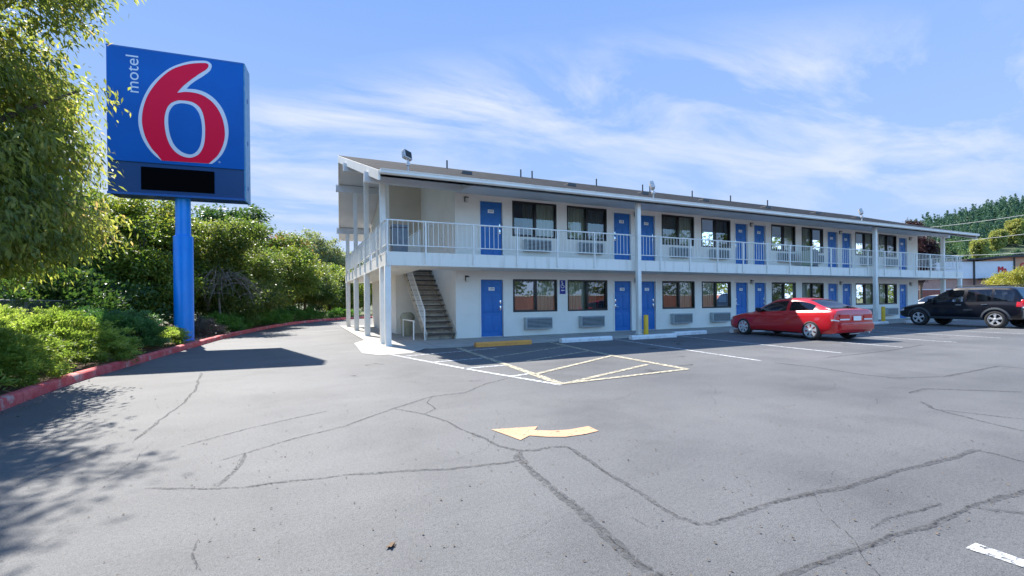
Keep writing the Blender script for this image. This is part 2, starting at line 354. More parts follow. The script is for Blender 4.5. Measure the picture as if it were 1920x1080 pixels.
def text_mesh(body, size, depth=.0, align='CENTER'):
    cu = bpy.data.curves.new('text', 'FONT'); cu.body = body; cu.size = size; cu.extrude = depth; cu.align_x = align; cu.align_y = 'CENTER'; cu.resolution_u = 4
    o = bpy.data.objects.new('text', cu); COL.objects.link(o)
    dg = bpy.context.evaluated_depsgraph_get(); me = bpy.data.meshes.new_from_object(o.evaluated_get(dg))
    vs = [v.co.copy() for v in me.vertices]; fs = [tuple(p.vertices) for p in me.polygons]
    bpy.data.objects.remove(o); bpy.data.curves.remove(cu); bpy.data.meshes.remove(me)
    return vs, fs
def fill2d(loops, depth=0.):
    """flat filled shape with holes"""
    cu = bpy.data.curves.new('shape', 'CURVE'); cu.dimensions = '2D'; cu.fill_mode = 'BOTH'; cu.extrude = depth
    for lp in loops:
        sp = cu.splines.new('POLY'); sp.points.add(len(lp) - 1); sp.use_cyclic_u = True
        for q, p in zip(sp.points, lp): q.co = (p[0], p[1], 0, 1)
    o = bpy.data.objects.new('shape', cu); COL.objects.link(o)
    dg = bpy.context.evaluated_depsgraph_get(); me = bpy.data.meshes.new_from_object(o.evaluated_get(dg))
    vs = [v.co.copy() for v in me.vertices]; fs = [tuple(p.vertices) for p in me.polygons]
    bpy.data.objects.remove(o); bpy.data.curves.remove(cu); bpy.data.meshes.remove(me)
    return vs, fs
def catmull(pts, k=5, corners=(), closed=True):
    out = []; n = len(pts)
    for i in range(n if closed else n - 1):
        p1, p2 = pts[i], pts[(i + 1) % n]
        p0 = pts[i - 1] if (closed or i > 0) else p1
        p3 = pts[(i + 2) % n] if (closed or i + 2 < n) else p2
        if i in corners: p0 = p1
        if (i + 1) % n in corners: p3 = p2
        for t in np.linspace(0, 1, k, endpoint=False):
            out.append(tuple(.5 * (2 * b + (c - a) * t + (2 * a - 5 * b + 4 * c - d) * t * t + (3 * b - a - 3 * c + d) * t ** 3) for a, b, c, d in zip(p0, p1, p2, p3)))
    if not closed: out.append(tuple(pts[-1]))
    return out

# ------------------------------------------------------------------ ground and pavement
MB().box(-900, 950, -400, 950, -.5, -.03).build('ground', 'wild_grass')['kind'] = 'structure'
KERB = [(-3.0, -30), (-2.9, -8), (-3.1, 0), (-3.3, 5), (-3.4, 7.85), (-3.46, 9.87), (-3.32, 11.94), (-2.99, 15.95), (-2.42, 21.5), (-1.20, 28.2), (.35, 33.2), (2.62, 36.9), (6.5, 39.6), (14, 41.5), (30, 42.5), (60, 43)]
KP = [Vector((a, b)) for a, b in catmull(KERB, 8, closed=False)]
road = MB()
for a, b in zip(KP[:-1], KP[1:]):
    if a.y < 36.9 and a.x < 3: road.quad((a.x, a.y, 0), (140, a.y, 0), (140, b.y, 0), (b.x, b.y, 0))
    else: road.quad((a.x, a.y, 0), (140, a.y, 0), (140, b.y, 0), (b.x, b.y, 0))
bm_parking = road.build('parking_lot', 'asphalt'); bm_parking['kind'] = 'structure'
# planted bed behind the kerb
bed = MB(); rng = random.Random(3)
for a, b in zip(KP[:-1], KP[1:]):
    d = (b - a).normalized(); nn = Vector((-d.y, d.x))
    offs = [.06, 1.2, 2.6, 5, 10]; zz = [.06, .09, .10, .10, .02]
    for (o1, z1), (o2, z2) in zip(list(zip(offs, zz))[:-1], list(zip(offs, zz))[1:]):
        bed.quad((a.x + nn.x * o1, a.y + nn.y * o1, z1), (b.x + nn.x * o1, b.y + nn.y * o1, z1), (b.x + nn.x * o2, b.y + nn.y * o2, z2), (a.x + nn.x * o2, a.y + nn.y * o2, z2))
bed.build('planting_bed', 'soil')['kind'] = 'structure'
# red kerb in cast lengths
kb = MB(); acc = 0.
def along(P_, step):
    """points every step metres along a polyline, with tangent"""
    out = []; need = 0.
    for a, b in zip(P_[:-1], P_[1:]):
        ln = (b - a).length; d = (b - a) / max(ln, 1e-9)
        while need <= ln: out.append((a + d * need, d)); need += step
        need -= ln
    return out
kpts = along(KP, .3)
prof = [(0, -.02), (.0, .11), (.012, .135), (.035, .148), (.12, .15), (.145, .142), (.15, .12), (.15, -.02)]
def kerb_seg(pts):
    vs = []; fs = []; k = len(prof)
    for p, d in pts:
        nn = Vector((-d.y, d.x)); j = rng.uniform(-.004, .004)
        for o, z in prof: vs.append((p.x + nn.x * (o - .02), p.y + nn.y * (o - .02), z + (j if z > .1 else 0)))
    for i in range(len(pts) - 1):
        for j in range(k - 1): fs.append((i * k + j, (i + 1) * k + j, (i + 1) * k + j + 1, i * k + j + 1))
    fs += [tuple(range(k)), tuple((len(pts) - 1) * k + j for j in range(k))[::-1]]
    kb.add(vs, fs)
for i in range(0, len(kpts) - 8, 8):
    seg = kpts[i:i + 9]; p8, d8 = seg[-1]; seg = seg[:-1] + [(p8 - d8 * .012, d8)]
    kerb_seg(seg)
kb.build('kerb', 'kerb_red', smooth=40)['kind'] = 'structure'

WZ = .03   # walkway level
wk = MB()
wk.poly([(1.95, 12.5, WZ), (36.4, 12.5, WZ), (36.4, 15.4, WZ), (1.95, 15.4, WZ)])
wk.poly([(1.95, 15.4, WZ), (4.85, 15.4, WZ), (4.85, 27, WZ), (1.95, 27, WZ)])
wk.poly([(34.5, 15.4, WZ), (36.4, 15.4, WZ), (36.4, 27, WZ), (34.5, 27, WZ)])
wk.poly([(4.85, 25.2, WZ), (34.5, 25.2, WZ), (34.5, 27, WZ), (4.85, 27, WZ)])
for a, b in (((1.95, 12.5), (36.4, 12.5)), ((36.4, 12.5), (36.4, 27)), ((36.4, 27), (1.95, 27)), ((1.95, 27), (1.95, 12.5))):
    wk.quad((*a, WZ), (*b, WZ), (*b, -.01), (*a, -.01))
# the lit apron at the corner
wk.poly([(1.95, 12.5, WZ), (1.95, 16.2, WZ), (1.55, 15.4, .006), (1.42, 12.2, .006), (1.75, 11.55, .006), (2.55, 11.62, .006), (3.2, 12.5, WZ)])
wk.build('walkway', 'concrete')['kind'] = 'structure'
mat('joint', (.20, .19, .18), .9)
jt = MB()
for x in np.arange(3.5, 36, 1.52): jt.box(x - .008, x + .008, 12.52, 15.05, WZ + .001, WZ + .004)
jt.build('walkway_joints', 'joint')['kind'] = 'structure'

def stripe(mb, p, q, wd, z=.005):
    p = Vector(p); q = Vector(q); d = (q - p).normalized(); nn = Vector((-d.y, d.x)) * wd / 2
    k = max(2, int((q - p).length / .5)); rr = random.Random(int(p.x * 100))
    prev = None
    for i in range(k + 1):
        c = p.lerp(q, i / k); j = nn * rr.uniform(.9, 1.08); cur = (c + j, c - j)
        if prev: mb.quad((*prev[0], z), (*prev[1], z), (*cur[1], z), (*cur[0], z))
        prev = cur
def line_obj(name, pts, wd, m, z=.005):
    mb = MB()
    for a, b in zip(pts[:-1], pts[1:]): stripe(mb, a, b, wd, z)
    o = mb.build(name, m); o['kind'] = 'structure'; return o
for i, l in enumerate([[(1.95, 11.88), (2.87, 8.43), (3.63, 6.07)], [(2.3, 11.04), (4.9, 11.65)], [(2.6, 9.62), (3.85, 9.78)], [(2.87, 8.43), (3.76, 8.47)], [(3.25, 7.17), (3.71, 7.27)]]):
    line_obj('parking_line', l, .10, 'line_white', .005 + .001 * (i % 3))
for i, l in enumerate([[(3.99, 12.3), (3.8, 8.45), (3.66, 6.09)], [(7.03, 12.36), (6.58, 8.69), (6.49, 6.34)], [(3.67, 6.14), (6.49, 6.34)], [(4.0, 9.75), (6.82, 11.12)], [(4.37, 8.79), (6.68, 9.8)], [(3.77, 7.17), (6.58, 8.69)], [(3.8, 6.16), (6.28, 7.17)]]):
    line_obj('parking_line', l, .15 if i < 2 else .105, 'line_yellow', .008 + .001 * (i % 3))
for x in (9.42, 12.23, 14.85, 17.6, 20.4, 23.15, 25.9, 28.7, 31.5, 34.3):
    line_obj('parking_line', [(x, 12.35), (x - .72, 6.5)], .09, 'line_white')
for l in ([(3.10, 1.04), (3.13, 1.165)],):
    MB().poly([(3.1, 1.165, .005), (3.21, 1.165, .005), (3.215, .95, .005), (3.125, .95, .005)]).build('parking_line', 'line_white')['kind'] = 'structure'
line_obj('parking_line', [(-.6, 22.4), (1.8, 23.4)], .1, 'line_white')
ARW = [(1.74, 4.29), (2.21, 4.18), (2.12, 4.07), (2.26, 3.98), (2.43, 3.93), (2.68, 3.95), (2.67, 3.76), (2.49, 3.73), (2.27, 3.74), (2.12, 3.82), (1.99, 3.93), (1.85, 3.84)]
vs, fs = fill2d([ARW]); ar = MB().add([(v.x, v.y, .006) for v in vs], fs).build('painted_arrow', 'arrow_paint'); ar['kind'] = 'structure'

CR = [[(-1.01,4.03),(-0.8,3.92),(-0.54,3.8),(-0.34,3.74),(-0.17,3.74),(0.03,3.7),(0.27,3.67)],[(0.27,3.67),(0.87,3.49),(1.07,3.42),(1.28,3.4),(1.45,3.38),(1.61,3.37)],
[(1.01,5.69),(1.29,5.23),(1.43,4.79),(1.49,4.35)],[(1.49,4.35),(1.59,4.02),(1.6,3.78),(1.71,3.59),(1.83,3.54),(2.01,3.55),(2.15,3.5),(2.14,3.29),(2.09,2.97),(2.07,2.72),(2.07,2.5),(2.04,2.29),(2.03,2.08),(2.08,1.95)],
[(2.06,1.97),(2.14,1.93),(2.41,1.94),(2.73,1.95),(3.11,1.92),(3.53,1.89),(4.01,1.9),(4.45,1.88),(4.78,1.86),(5.18,1.86),(5.16,1.71),(5.12,1.57),(5.08,1.45)],
[(1.71,3.56),(1.64,3.47),(1.62,3.36),(1.59,3.08),(1.57,2.77),(1.57,2.54),(1.55,2.31),(1.53,2.1),(1.52,1.94),(1.51,1.79),(1.52,1.67),(1.52,1.0)],
[(-1.0,5.05),(-0.76,5.28),(-0.5,5.47),(-0.11,5.7),(0.28,5.93)],[(-0.62,4.46),(-0.45,4.58),(-0.1,4.84),(0.38,5.12)],[(-0.45,4.58),(-0.46,4.2),(-0.51,3.99),(-0.56,3.82)],
[(0.38,5.07),(0.59,5.3),(1.01,5.69),(1.38,5.97),(1.63,6.17),(2.11,6.21),(2.62,6.7),(3.15,7.01)],
[(1.7,1.42),(2.05,1.42),(2.26,1.42),(2.47,1.41),(2.71,1.39),(2.97,1.39),(3.15,1.37),(3.41,1.37),(3.72,1.39),(3.99,1.37),(4.37,1.34),(4.9,1.34)],[(3.72,1.39),(3.8,1.31),(3.91,1.2),(3.94,1.0)],
[(8.69,6.19),(8.77,5.39),(8.56,4.56),(8.67,4.1),(9.47,3.8),(11.76,3.92),(11.74,3.59)],[(10.29,6.17),(12.94,6.26),(15.32,6.58)],[(7.44,3.36),(8.03,3.43),(8.85,2.71)],
[(6.98,3.03),(6.65,2.77),(6.42,2.3),(6.29,1.93)],[(6.65,2.77),(6.9,2.11)],[(-1.72,10.36),(-1.47,8.39),(-1.41,7.24),(-1.43,6.53),(-1.44,5.78),(-1.46,5.49)],
[(1.78,2.19),(1.79,2.11),(1.8,2.06)],[(2.89,1.49),(3.06,1.51),(3.3,1.51),(3.65,1.48)],[(-2.0,4.6),(-1.94,4.61),(-1.86,4.7),(-1.79,4.96),(-1.63,5.23)],
[(-0.53,3.03),(-0.53,2.86),(-0.47,2.67)],[(1.63,6.17),(1.46,5.8),(1.48,5.44),(1.29,5.23)]]
CWD = {0: .022, 1: .03, 2: .025, 3: .04, 4: .042, 5: .06, 6: .025, 7: .025, 8: .03, 9: .03, 10: .036, 11: .03, 12: .05, 13: .06, 14: .05, 15: .035, 16: .03, 17: .03}
def crack(mb, pts, wd, z, rr, jit):
    P2 = [Vector(p) for p in pts]; fine = [p for p, d in along(P2, .05)] + [P2[-1]]
    out = []; off = 0.; wob = 1.
    for i, p in enumerate(fine):
        d = (fine[min(i + 1, len(fine) - 1)] - fine[max(i - 1, 0)]); d = d.normalized() if d.length > 1e-6 else Vector((1, 0)); nn = Vector((-d.y, d.x))
        off = .8 * off + rr.uniform(-1, 1) * jit; wob = .75 * wob + .25 * rr.uniform(.3, 1.7)
        taper = min(1, .35 + min(i, len(fine) - 1 - i) * .25)
        c = p + nn * off; out.append((c + nn * wd / 2 * wob * taper, c - nn * wd / 2 * wob * taper))
    for a, b in zip(out[:-1], out[1:]): mb.quad((*a[0], z), (*a[1], z), (*b[1], z), (*b[0], z))
seal = MB(); fine_ = MB(); rr = random.Random(5)
for i, c in enumerate(CR):
    crack(seal, c, CWD.get(i, .015) * 1.12, .004, rr, .008)
    crack(fine_, c, .008 if i not in (3, 4, 5, 10) else .011, .0055, rr, .012)
for k in range(16):           # hairline cracks all over the lot
    x, y = rr.uniform(-2, 14), rr.uniform(1.4, 8); a = rr.uniform(0, 6.28); pts = [(x, y)]
    for q in range(rr.randint(3, 7)):
        a += rr.uniform(-.6, .6); x += math.cos(a) * .3; y += math.sin(a) * .3; pts.append((x, y))
    crack(fine_, pts, .006, .0055, rr, .012)
seal.build('crack_sealer', 'crack_seal')['kind'] = 'structure'
fine_.build('asphalt_cracks', 'crack_fine')['kind'] = 'structure'

st_ = MB(); rr = random.Random(12)
for k in range(26):
    x, y = (rr.choice((10.6, 13.4, 16.1, 18.9, 21.6, 24.4, 29.9)) + rr.gauss(0, .35), rr.uniform(7.2, 11.4)) if k < 18 else (rr.uniform(-1, 9), rr.uniform(3.5, 10))
    r0 = rr.uniform(.06, .32); n_ = 18; ph = rr.uniform(0, 6)
    st_.poly([(x + r0 * (1 + .3 * math.sin(3 * a + ph) + .15 * math.sin(7 * a)) * math.cos(a), y + r0 * (1 + .3 * math.sin(3 * a + ph) + .15 * math.sin(5 * a)) * .8 * math.sin(a), .0035 + .00004 * k) for a in np.linspace(0, 2 * math.pi, n_, endpoint=False)])
st_.build('oil_stains', 'oil_stain')['kind'] = 'structure'

# ------------------------------------------------------------------ motel building
WY, ZF, SY = 15.08, 2.75, 13.55
XL, XR = 4.85, 34.55
motel = empty('motel_building', (0, 0, 0), 0, 'two storey white stucco motel with blue doors, outdoor staircase and railed balcony', 'building')
EAVE_Y0, RIDGE_Y, EAVE_Y1 = 13.0, 20.13, 27.26
EAVE_Z, RIDGE_Z = 4.98, 7.39
SL = (RIDGE_Z - EAVE_Z) / (RIDGE_Y - EAVE_Y0)
def roof_z(y): return EAVE_Z + SL * (y - EAVE_Y0) if y < RIDGE_Y else EAVE_Z + SL * (EAVE_Y1 - y)
doorsG = [(5.77, 6.63), (11.55, 12.41), (12.85, 13.70), (18.55, 19.38), (19.84, 20.66), (25.56, 26.43), (26.83, 27.69), (32.45, 33.32)]
winsG = [(7.02, 8.88), (9.34, 11.21), (14.07, 15.95), (16.38, 18.24), (21.08, 22.92), (23.42, 25.2), (28.07, 29.9), (30.34, 32.2)]
holes = []
for a, b in doorsG: holes += [(a, b, WZ, WZ + 2.04), (a, b, ZF, ZF + 2.10)]
for a, b in winsG: holes += [(a, b, .89, 2.10), (a, b, 3.66, 4.96)]
wall = MB()
def panel(mb, x0, x1, z0, z1, hs, y, dep):
    xs = sorted({x0, x1, *[h[0] for h in hs], *[h[1] for h in hs]}); zs = sorted({z0, z1, *[h[2] for h in hs], *[h[3] for h in hs]})
    for a, b in zip(xs[:-1], xs[1:]):
        for c, d in zip(zs[:-1], zs[1:]):
            if any(h[0] <= (a + b) / 2 <= h[1] and h[2] <= (c + d) / 2 <= h[3] for h in hs): continue
            mb.quad((a, y, c), (b, y, c), (b, y, d), (a, y, d))
    for a, b, c, d in hs:
        mb.quad((a, y, c), (a, y + dep, c), (a, y + dep, d), (a, y, d)); mb.quad((b, y, c), (b, y, d), (b, y + dep, d), (b, y + dep, c))
        mb.quad((a, y, d), (a, y + dep, d), (b, y + dep, d), (b, y, d)); mb.quad((a, y, c), (b, y, c), (b, y + dep, c), (a, y + dep, c))
panel(wall, XL, XR, 0, 5.2, holes, WY, .34)
wall.quad((XL, WY + .34, 0), (XR, WY + .34, 0), (XR, WY + .34, 5.3), (XL, WY + .34, 5.3))
def ru(y): return roof_z(y) - .24
for X in (XL, XR):
    y1 = 19.9 if X == XL else 25.2
    ys = [WY, RIDGE_Y, y1] if y1 > RIDGE_Y else [WY, y1]
    wall.poly([(X, WY, 0), (X, y1, 0)] + [(X, y, ru(y)) for y in reversed(ys)])
wall.quad((XL, 25.2, 0), (XR, 25.2, 0), (XR, 25.2, ru(25.2)), (XL, 25.2, ru(25.2)))
wall.poly([(3.48, 19.9, ZF), (3.48, 25.2, ZF), (3.48, 25.2, ru(25.2)), (3.48, RIDGE_Y, ru(RIDGE_Y)), (3.48, 19.9, ru(19.9))])
wall.poly([(3.48, 18.6, 0), (3.48, 25.2, 0), (3.48, 25.2, ZF), (3.48, 18.6, ZF)])
wall.quad((3.48, 18.6, 0), (XL, 18.6, 0), (XL, 18.6, 2.4), (3.48, 18.6, 2.4))
wall.quad((3.48, 25.2, 0), (XL, 25.2, 0), (XL, 25.2, ru(25.2)), (3.48, 25.2, ru(25.2)))
wall.build('wall', 'stucco', motel)
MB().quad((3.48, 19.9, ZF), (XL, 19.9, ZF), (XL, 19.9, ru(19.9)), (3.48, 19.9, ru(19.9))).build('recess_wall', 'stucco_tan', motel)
# roof
X0e, X0r, X1e, X1r = 2.02, 1.50, 36.35, 36.85
rf = MB()
def roofv(x_e, x_r, dz): return [(x_e, EAVE_Y0, EAVE_Z - dz), (x_r, RIDGE_Y, RIDGE_Z - dz), (x_e, EAVE_Y1, EAVE_Z - dz)]
A = roofv(X0e, X0r, 0); B = roofv(X1e, X1r, 0)
rf.quad(A[0], B[0], B[1], A[1]); rf.quad(A[1], B[1], B[2], A[2])
A2 = roofv(X0e, X0r, .06); B2 = roofv(X1e, X1r, .06)
rf.quad(A[0], A2[0], B2[0], B[0]); rf.quad(A[2], B[2], B2[2], A2[2])
for P_, Q_ in ((A, A2), (B, B2)):
    rf.quad(P_[0], P_[1], Q_[1], Q_[0]); rf.quad(P_[1], P_[2], Q_[2], Q_[1])
rf.build('roof', 'shingles', motel)
sf = MB()
A3 = roofv(X0e + .03, X0r + .03, .065); B3 = roofv(X1e - .03, X1r - .03, .065); A4 = roofv(X0e + .03, X0r + .03, .2); B4 = roofv(X1e - .03, X1r - .03, .2)
sf.quad(A4[0], A4[1], B4[1], B4[0]); sf.quad(A4[1], A4[2], B4[2], B4[1])
sf.quad((XL, EAVE_Y0 + .05, 4.83), (XR, EAVE_Y0 + .05, 4.83), (XR, WY, 5.05), (XL, WY, 5.05))
sf.quad((XL, EAVE_Y0 + .05, 4.83), (XL, WY, 5.05), (XL, WY, 5.6), (XL, EAVE_Y0 + .05, 4.9)); sf.quad((XR, EAVE_Y0 + .05, 4.83), (XR, WY, 5.05), (XR, WY, 5.6), (XR, EAVE_Y0 + .05, 4.9))
sf.quad((XL, EAVE_Y1 - .05, 4.83), (XR, EAVE_Y1 - .05, 4.83), (XR, 25.2, 5.05), (XL, 25.2, 5.05))
sf.build('soffit', 'soffit', motel)
def rake(x_e, x_r, s):
    for k in (0, 2):
        mb = MB(); e = A[k]; ye, yr = e[1], RIDGE_Y
        pts = []
        for x, y, z in ((x_e, ye, EAVE_Z), (x_r, yr, RIDGE_Z)):
            pts.append([(x, y, z - .02), (x, y, z - .30), (x + s * .05, y, z - .02), (x + s * .05, y, z - .30)])
        a, b = pts
        mb.quad(a[0], b[0], b[1], a[1]); mb.quad(a[2], a[3], b[3], b[2]); mb.quad(a[1], b[1], b[3], a[3]); mb.quad(a[0], a[2], b[2], b[0]); mb.quad(a[0], a[1], a[3], a[2]); mb.quad(b[0], b[2], b[3], b[1])
        mb.build('rake_board', 'white_paint', motel)
rake(X0e - .03, X0r - .03, 1); rake(X1e + .03, X1r + .03, -1)
def gutter(y, s):
    mb = MB(); pr = [(0, .0), (-.0, -.13), (-.03 * s, -.14), (-.09 * s, -.13), (-.12 * s, -.10), (-.11 * s, -.05), (-.135 * s, -.015), (-.135 * s, 0), (-.12 * s, 0), (-.1 * s, -.03)]
    n = len(pr); vs = []
    for x in (X0e + .0, X1e): vs += [(x, y + o, EAVE_Z + .0 + h) for o, h in pr]
    mb.add(vs, [(i, i + 1, n + i + 1, n + i) for i in range(n - 1)] + [tuple(range(n)), tuple(range(n, 2 * n))[::-1]])
    mb.build('gutter', 'white_paint', motel, smooth=40)
gutter(EAVE_Y0 - .01, 1); gutter(EAVE_Y1 + .01, -1)
for y in (14.4, 18.2, 21.9, 25.8):
    xe = X0e + (X0r - X0e) * (1 - abs(y - RIDGE_Y) / 7.13) - .14
    z = roof_z(y) - .21
    for x0, x1 in ((xe, XL if y < 18 else 3.48), (38.37 - (XL if y < 18 else 3.48) + .0, 38.37 - xe)):
        if x0 > 20: x0 = XR
        MB().box(x0, x1, y - .075, y + .075, z - .30, z - .002).build('roof_beam', 'soffit', motel)
# balcony slabs
sb = MB()
for q in ((2.25, 36.12, SY, WY), (2.25, 3.62, WY, 25.2), (3.62, XL, 18.62, 19.9), (XR, 36.12, WY, 25.2), (2.25, 36.12, 25.2, 26.6)):
    sb.box(q[0], q[1] if q[1] != XL else XL - .002, q[2] + (.0005 if q[2] != SY else 0), q[3] - .0005, 2.38, 2.745)
sb.box(2.25, 36.12, SY - .004, SY + .12, 2.73, 2.78)                     # raised lip
sb.box(2.246, 2.36, SY + .12, 26.6, 2.73, 2.78)
sb.build('balcony_slab', 'slab_paint', motel)
# columns
def column(x, y, z0, z1, s=.15):
    mb = MB(); mb.bbox(x - s / 2, x + s / 2, y - s / 2, y + s / 2, z0, z1, .012); mb.box(x - s / 2 - .03, x + s / 2 + .03, y - s / 2 - .03, y + s / 2 + .03, z0, z0 + .015)
    mb.build('column', 'white_paint', motel, smooth=30)
for x in (2.32, 36.0):
    column(x, 13.66, WZ, 2.38, .17)
    for y in (14.45, 18.2, 21.9, 25.8):
        column(x, y, WZ, 2.38, .2); column(x, y, 2.745, roof_z(y) - .51, .17)
for x in (11.33, 26.55): column(x, 13.36, WZ, 4.85, .16)
# railings
rail = MB(); RZ = 3.70
rail.tube([(2.3, SY - .02, RZ), (36.08, SY - .02, RZ)], .024, 10); rail.tube([(2.3, SY - .02, 2.97), (36.08, SY - .02, 2.97)], .017, 8)
for x in (2.27, 36.1):
    rail.tube([(x, SY - .02, RZ), (x, 26.55, RZ)], .024, 10); rail.tube([(x, SY - .02, 2.97), (x, 26.55, 2.97)], .017, 8)
rail = rail.build('railing', 'rail_paint', motel, smooth=50)
pb = MB().box(-.02, .02, -.02, .02, 2.44, 3.70); posts = [(2.3, SY - .03)] + [(3.43 + 1.52 * i, SY - .03) for i in range(22) if abs(3.43 + 1.52 * i - 11.03) > .1] + [(x, SY + 1.52 * i) for x in (2.23, 36.14) for i in range(1, 9)]
p0 = pb.build('railing_post', 'rail_paint', rail)
bal = [(2.3 + .152 * i, SY - .02) for i in range(1, 222)] + [(x, SY + .152 * i) for x in (2.27, 36.1) for i in range(1, 86)]
bal = [b for b in bal if all((b[0] - p[0]) ** 2 + (b[1] - p[1]) ** 2 > .03 ** 2 for p in posts)]
bal.sort(key=lambda b: b[0] ** 2 + b[1] ** 2)
b0 = MB().tube([(0, 0, 2.97), (0, 0, 3.69)], .009, 6).build('baluster', 'rail_paint', rail)
for k, (o, L_) in enumerate(((p0, posts), (b0, bal[:100]))):
    for i, (x, y) in enumerate(L_):
        c = o if i == 0 else o.copy()
        if i: COL.objects.link(c)
        c.location = (x, y, 0)
rest = MB()
for x, y in bal[100:]: rest.box(x - .008, x + .008, y - .008, y + .008, 2.97, 3.69)
rest.build('baluster', 'rail_paint', rail)['kind'] = 'stuff'

# doors
def door_proto(num, hand):
    mb = MB(); wd = .82
    mb.box(-.42, .42, 0, .04, .02, 2.02)
    for x0, x1 in ((-.33, -.04), (.04, .33)):
        for z0, z1 in ((.16, .74), (.86, 1.50), (1.62, 1.90)):
            mb.bbox(x0, x1, -.012, .02, z0, z1, .009); mb.box(x0 + .055, x1 - .055, -.018, .0, z0 + .055, z1 - .055)
    return mb
def door(x0, x1, z, h, num, hand):
    xc = (x0 + x1) / 2; sc = (x1 - x0 - .02) / .84
    d = door_proto(num, hand).build('door', 'door_blue', motel, smooth=30); d.location = (xc, WY + .07, z); d.scale = (sc, 1, h / 2.03)
    s = .34 * hand
    k = MB(); k.bbox(s - .028, s + .028, -.03, .0, .93, 1.10, .008); k.tube([(s, -.02, 1.0), (s, -.065, 1.0), (s - hand * .11, -.065, .995)], .011, 8); k.bbox(s - .026, s + .026, -.03, 0, 1.16, 1.30, .008)
    k.build('handle', 'chrome', d, smooth=40)
    p = MB(); p.bbox(-.115, .115, -.028, -.014, 1.645, 1.735 + .03, .006); vs, fs = text_mesh(num, .105); p.mi(1).add([(v.x, -.0295, 1.705 + v.y) for v in vs], fs)
    p.build('number_plate', ['plate_white', 'plate_ink'], d)
    t = MB(); q = .43; t.box(-q - .05, -q, -.088, -.072, 0, 2.09); t.box(q, q + .05, -.088, -.072, 0, 2.09); t.box(-q, q, -.088, -.072, 2.045, 2.09); t.build('casing', 'white_paint', d)
    t = MB(); t.box(-.43, .43, -.06, .05, -.0, .018); t.build('threshold', 'galv', d)
for i, (a, b) in enumerate(doorsG):
    hand = 1 if i in (0, 2, 4, 6) else -1
    door(a, b, WZ, 2.035, str(109 - i), hand); door(a, b, ZF, 2.095, str(209 - i), hand)
# windows
def curtain(x0, x1, z0, z1, y, m, parent, sd):
    n = max(8, int((x1 - x0) / .012)); vs = []; rr = random.Random(sd); ph = rr.uniform(0, 6); fq = rr.uniform(34, 44)
    for i in range(n + 1):
        x = x0 + (x1 - x0) * i / n; yy = y + .025 * math.sin(fq * x + ph) + .012 * math.sin(2.3 * fq * x)
        vs += [(x, yy, z0), (x, yy + .01 * math.sin(7 * x), z1)]
    MB().add(vs, [(2 * i, 2 * i + 2, 2 * i + 3, 2 * i + 1) for i in range(n)]).build('curtain', m, parent, smooth=80)
def window(x0, x1, z0, z1, side, sd, open_dark):
    y = WY + .05; mb = MB(); f = .055; xm = (x0 + x1) / 2 + .03 * side
    e = .003
    mb.bbox(x0 + e, x1 - e, y - .06, y + .05, z1 - f, z1 - e, .005); mb.bbox(x0 + e, x1 - e, y - .06, y + .05, z0 + e, z0 + f, .005)
    mb.bbox(x0 + e, x0 + f, y - .058, y + .048, z0 + f - .01, z1 - f + .01, .005); mb.bbox(x1 - f, x1 - e, y - .058, y + .048, z0 + f - .01, z1 - f + .01, .005)
    mb.bbox(xm - .035, xm + .035, y - .045, y + .03, z0 + f - .01, z1 - f + .01, .005)
    fx0, fx1 = (x0 + f, xm - .035) if side > 0 else (xm + .035, x1 - f)     # sliding sash frame
    for a, b in ((fx0, fx0 + .03), (fx1 - .03, fx1)): mb.box(a, b, y - .03, y + .0, z0 + f, z1 - f)
    for a, b in ((z0 + f, z0 + f + .03), (z1 - f - .03, z1 - f)): mb.box(fx0 + .03, fx1 - .03, y - .03, y + .0, a, b)
    wn = mb.build('window', 'black_frame', motel, smooth=30)
    MB().quad((x0 + f, y + .02, z0 + f), (xm - .03, y + .02, z0 + f), (xm - .03, y + .02, z1 - f), (x0 + f, y + .02, z1 - f)).build('pane', 'pane_screen' if side > 0 else 'pane', wn)
    MB().quad((xm + .03, y + .02, z0 + f), (x1 - f, y + .02, z0 + f), (x1 - f, y + .02, z1 - f), (xm + .03, y + .02, z1 - f)).build('pane', 'pane' if side > 0 else 'pane_screen', wn)
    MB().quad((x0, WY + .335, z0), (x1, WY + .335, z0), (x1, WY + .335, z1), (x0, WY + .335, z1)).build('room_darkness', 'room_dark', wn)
    g = open_dark * (x1 - x0)
    if side > 0: curtain(x0 + .02 + g, x1 - .02, z0 + .02, z1 - .02, WY + .2, 'curtain', wn, sd)
    else: curtain(x0 + .02, x1 - .02 - g, z0 + .02, z1 - .02, WY + .2, 'curtain', wn, sd)
for i, (a, b) in enumerate(winsG):
    s = 1 if i % 2 == 0 else -1
    window(a, b, .89, 2.10, s, i, [0, .22, 0, 0, 0, .1, .15, .45][i]); window(a, b, 3.66, 4.96, s, i + 20, [.26, .04, .0, .12, 0, .3, .5, .4][i])
    # air conditioners
    xc = (a + b) / 2 + (.05 if s > 0 else .1)
    for z in (.26, 3.12):
        mb = MB(); mb.bbox(xc - .55, xc + .55, WY - .20, WY + .05, z, z + .43, .015)
        ac = mb.build('air_conditioner', 'ac_grey', motel, smooth=30)
        gr = MB(); gr.box(xc - .50, xc + .52, WY - .208, WY - .2005, z + .05, z + .39); gr.mi(1)
        for k in range(7): gr.bar((xc - .50, WY - .215, z + .075 + k * .048), (xc + .52, WY - .215, z + .075 + k * .048), .028, .016)
        gr.build('grille', ['ac_dark', 'ac_grey'], ac)
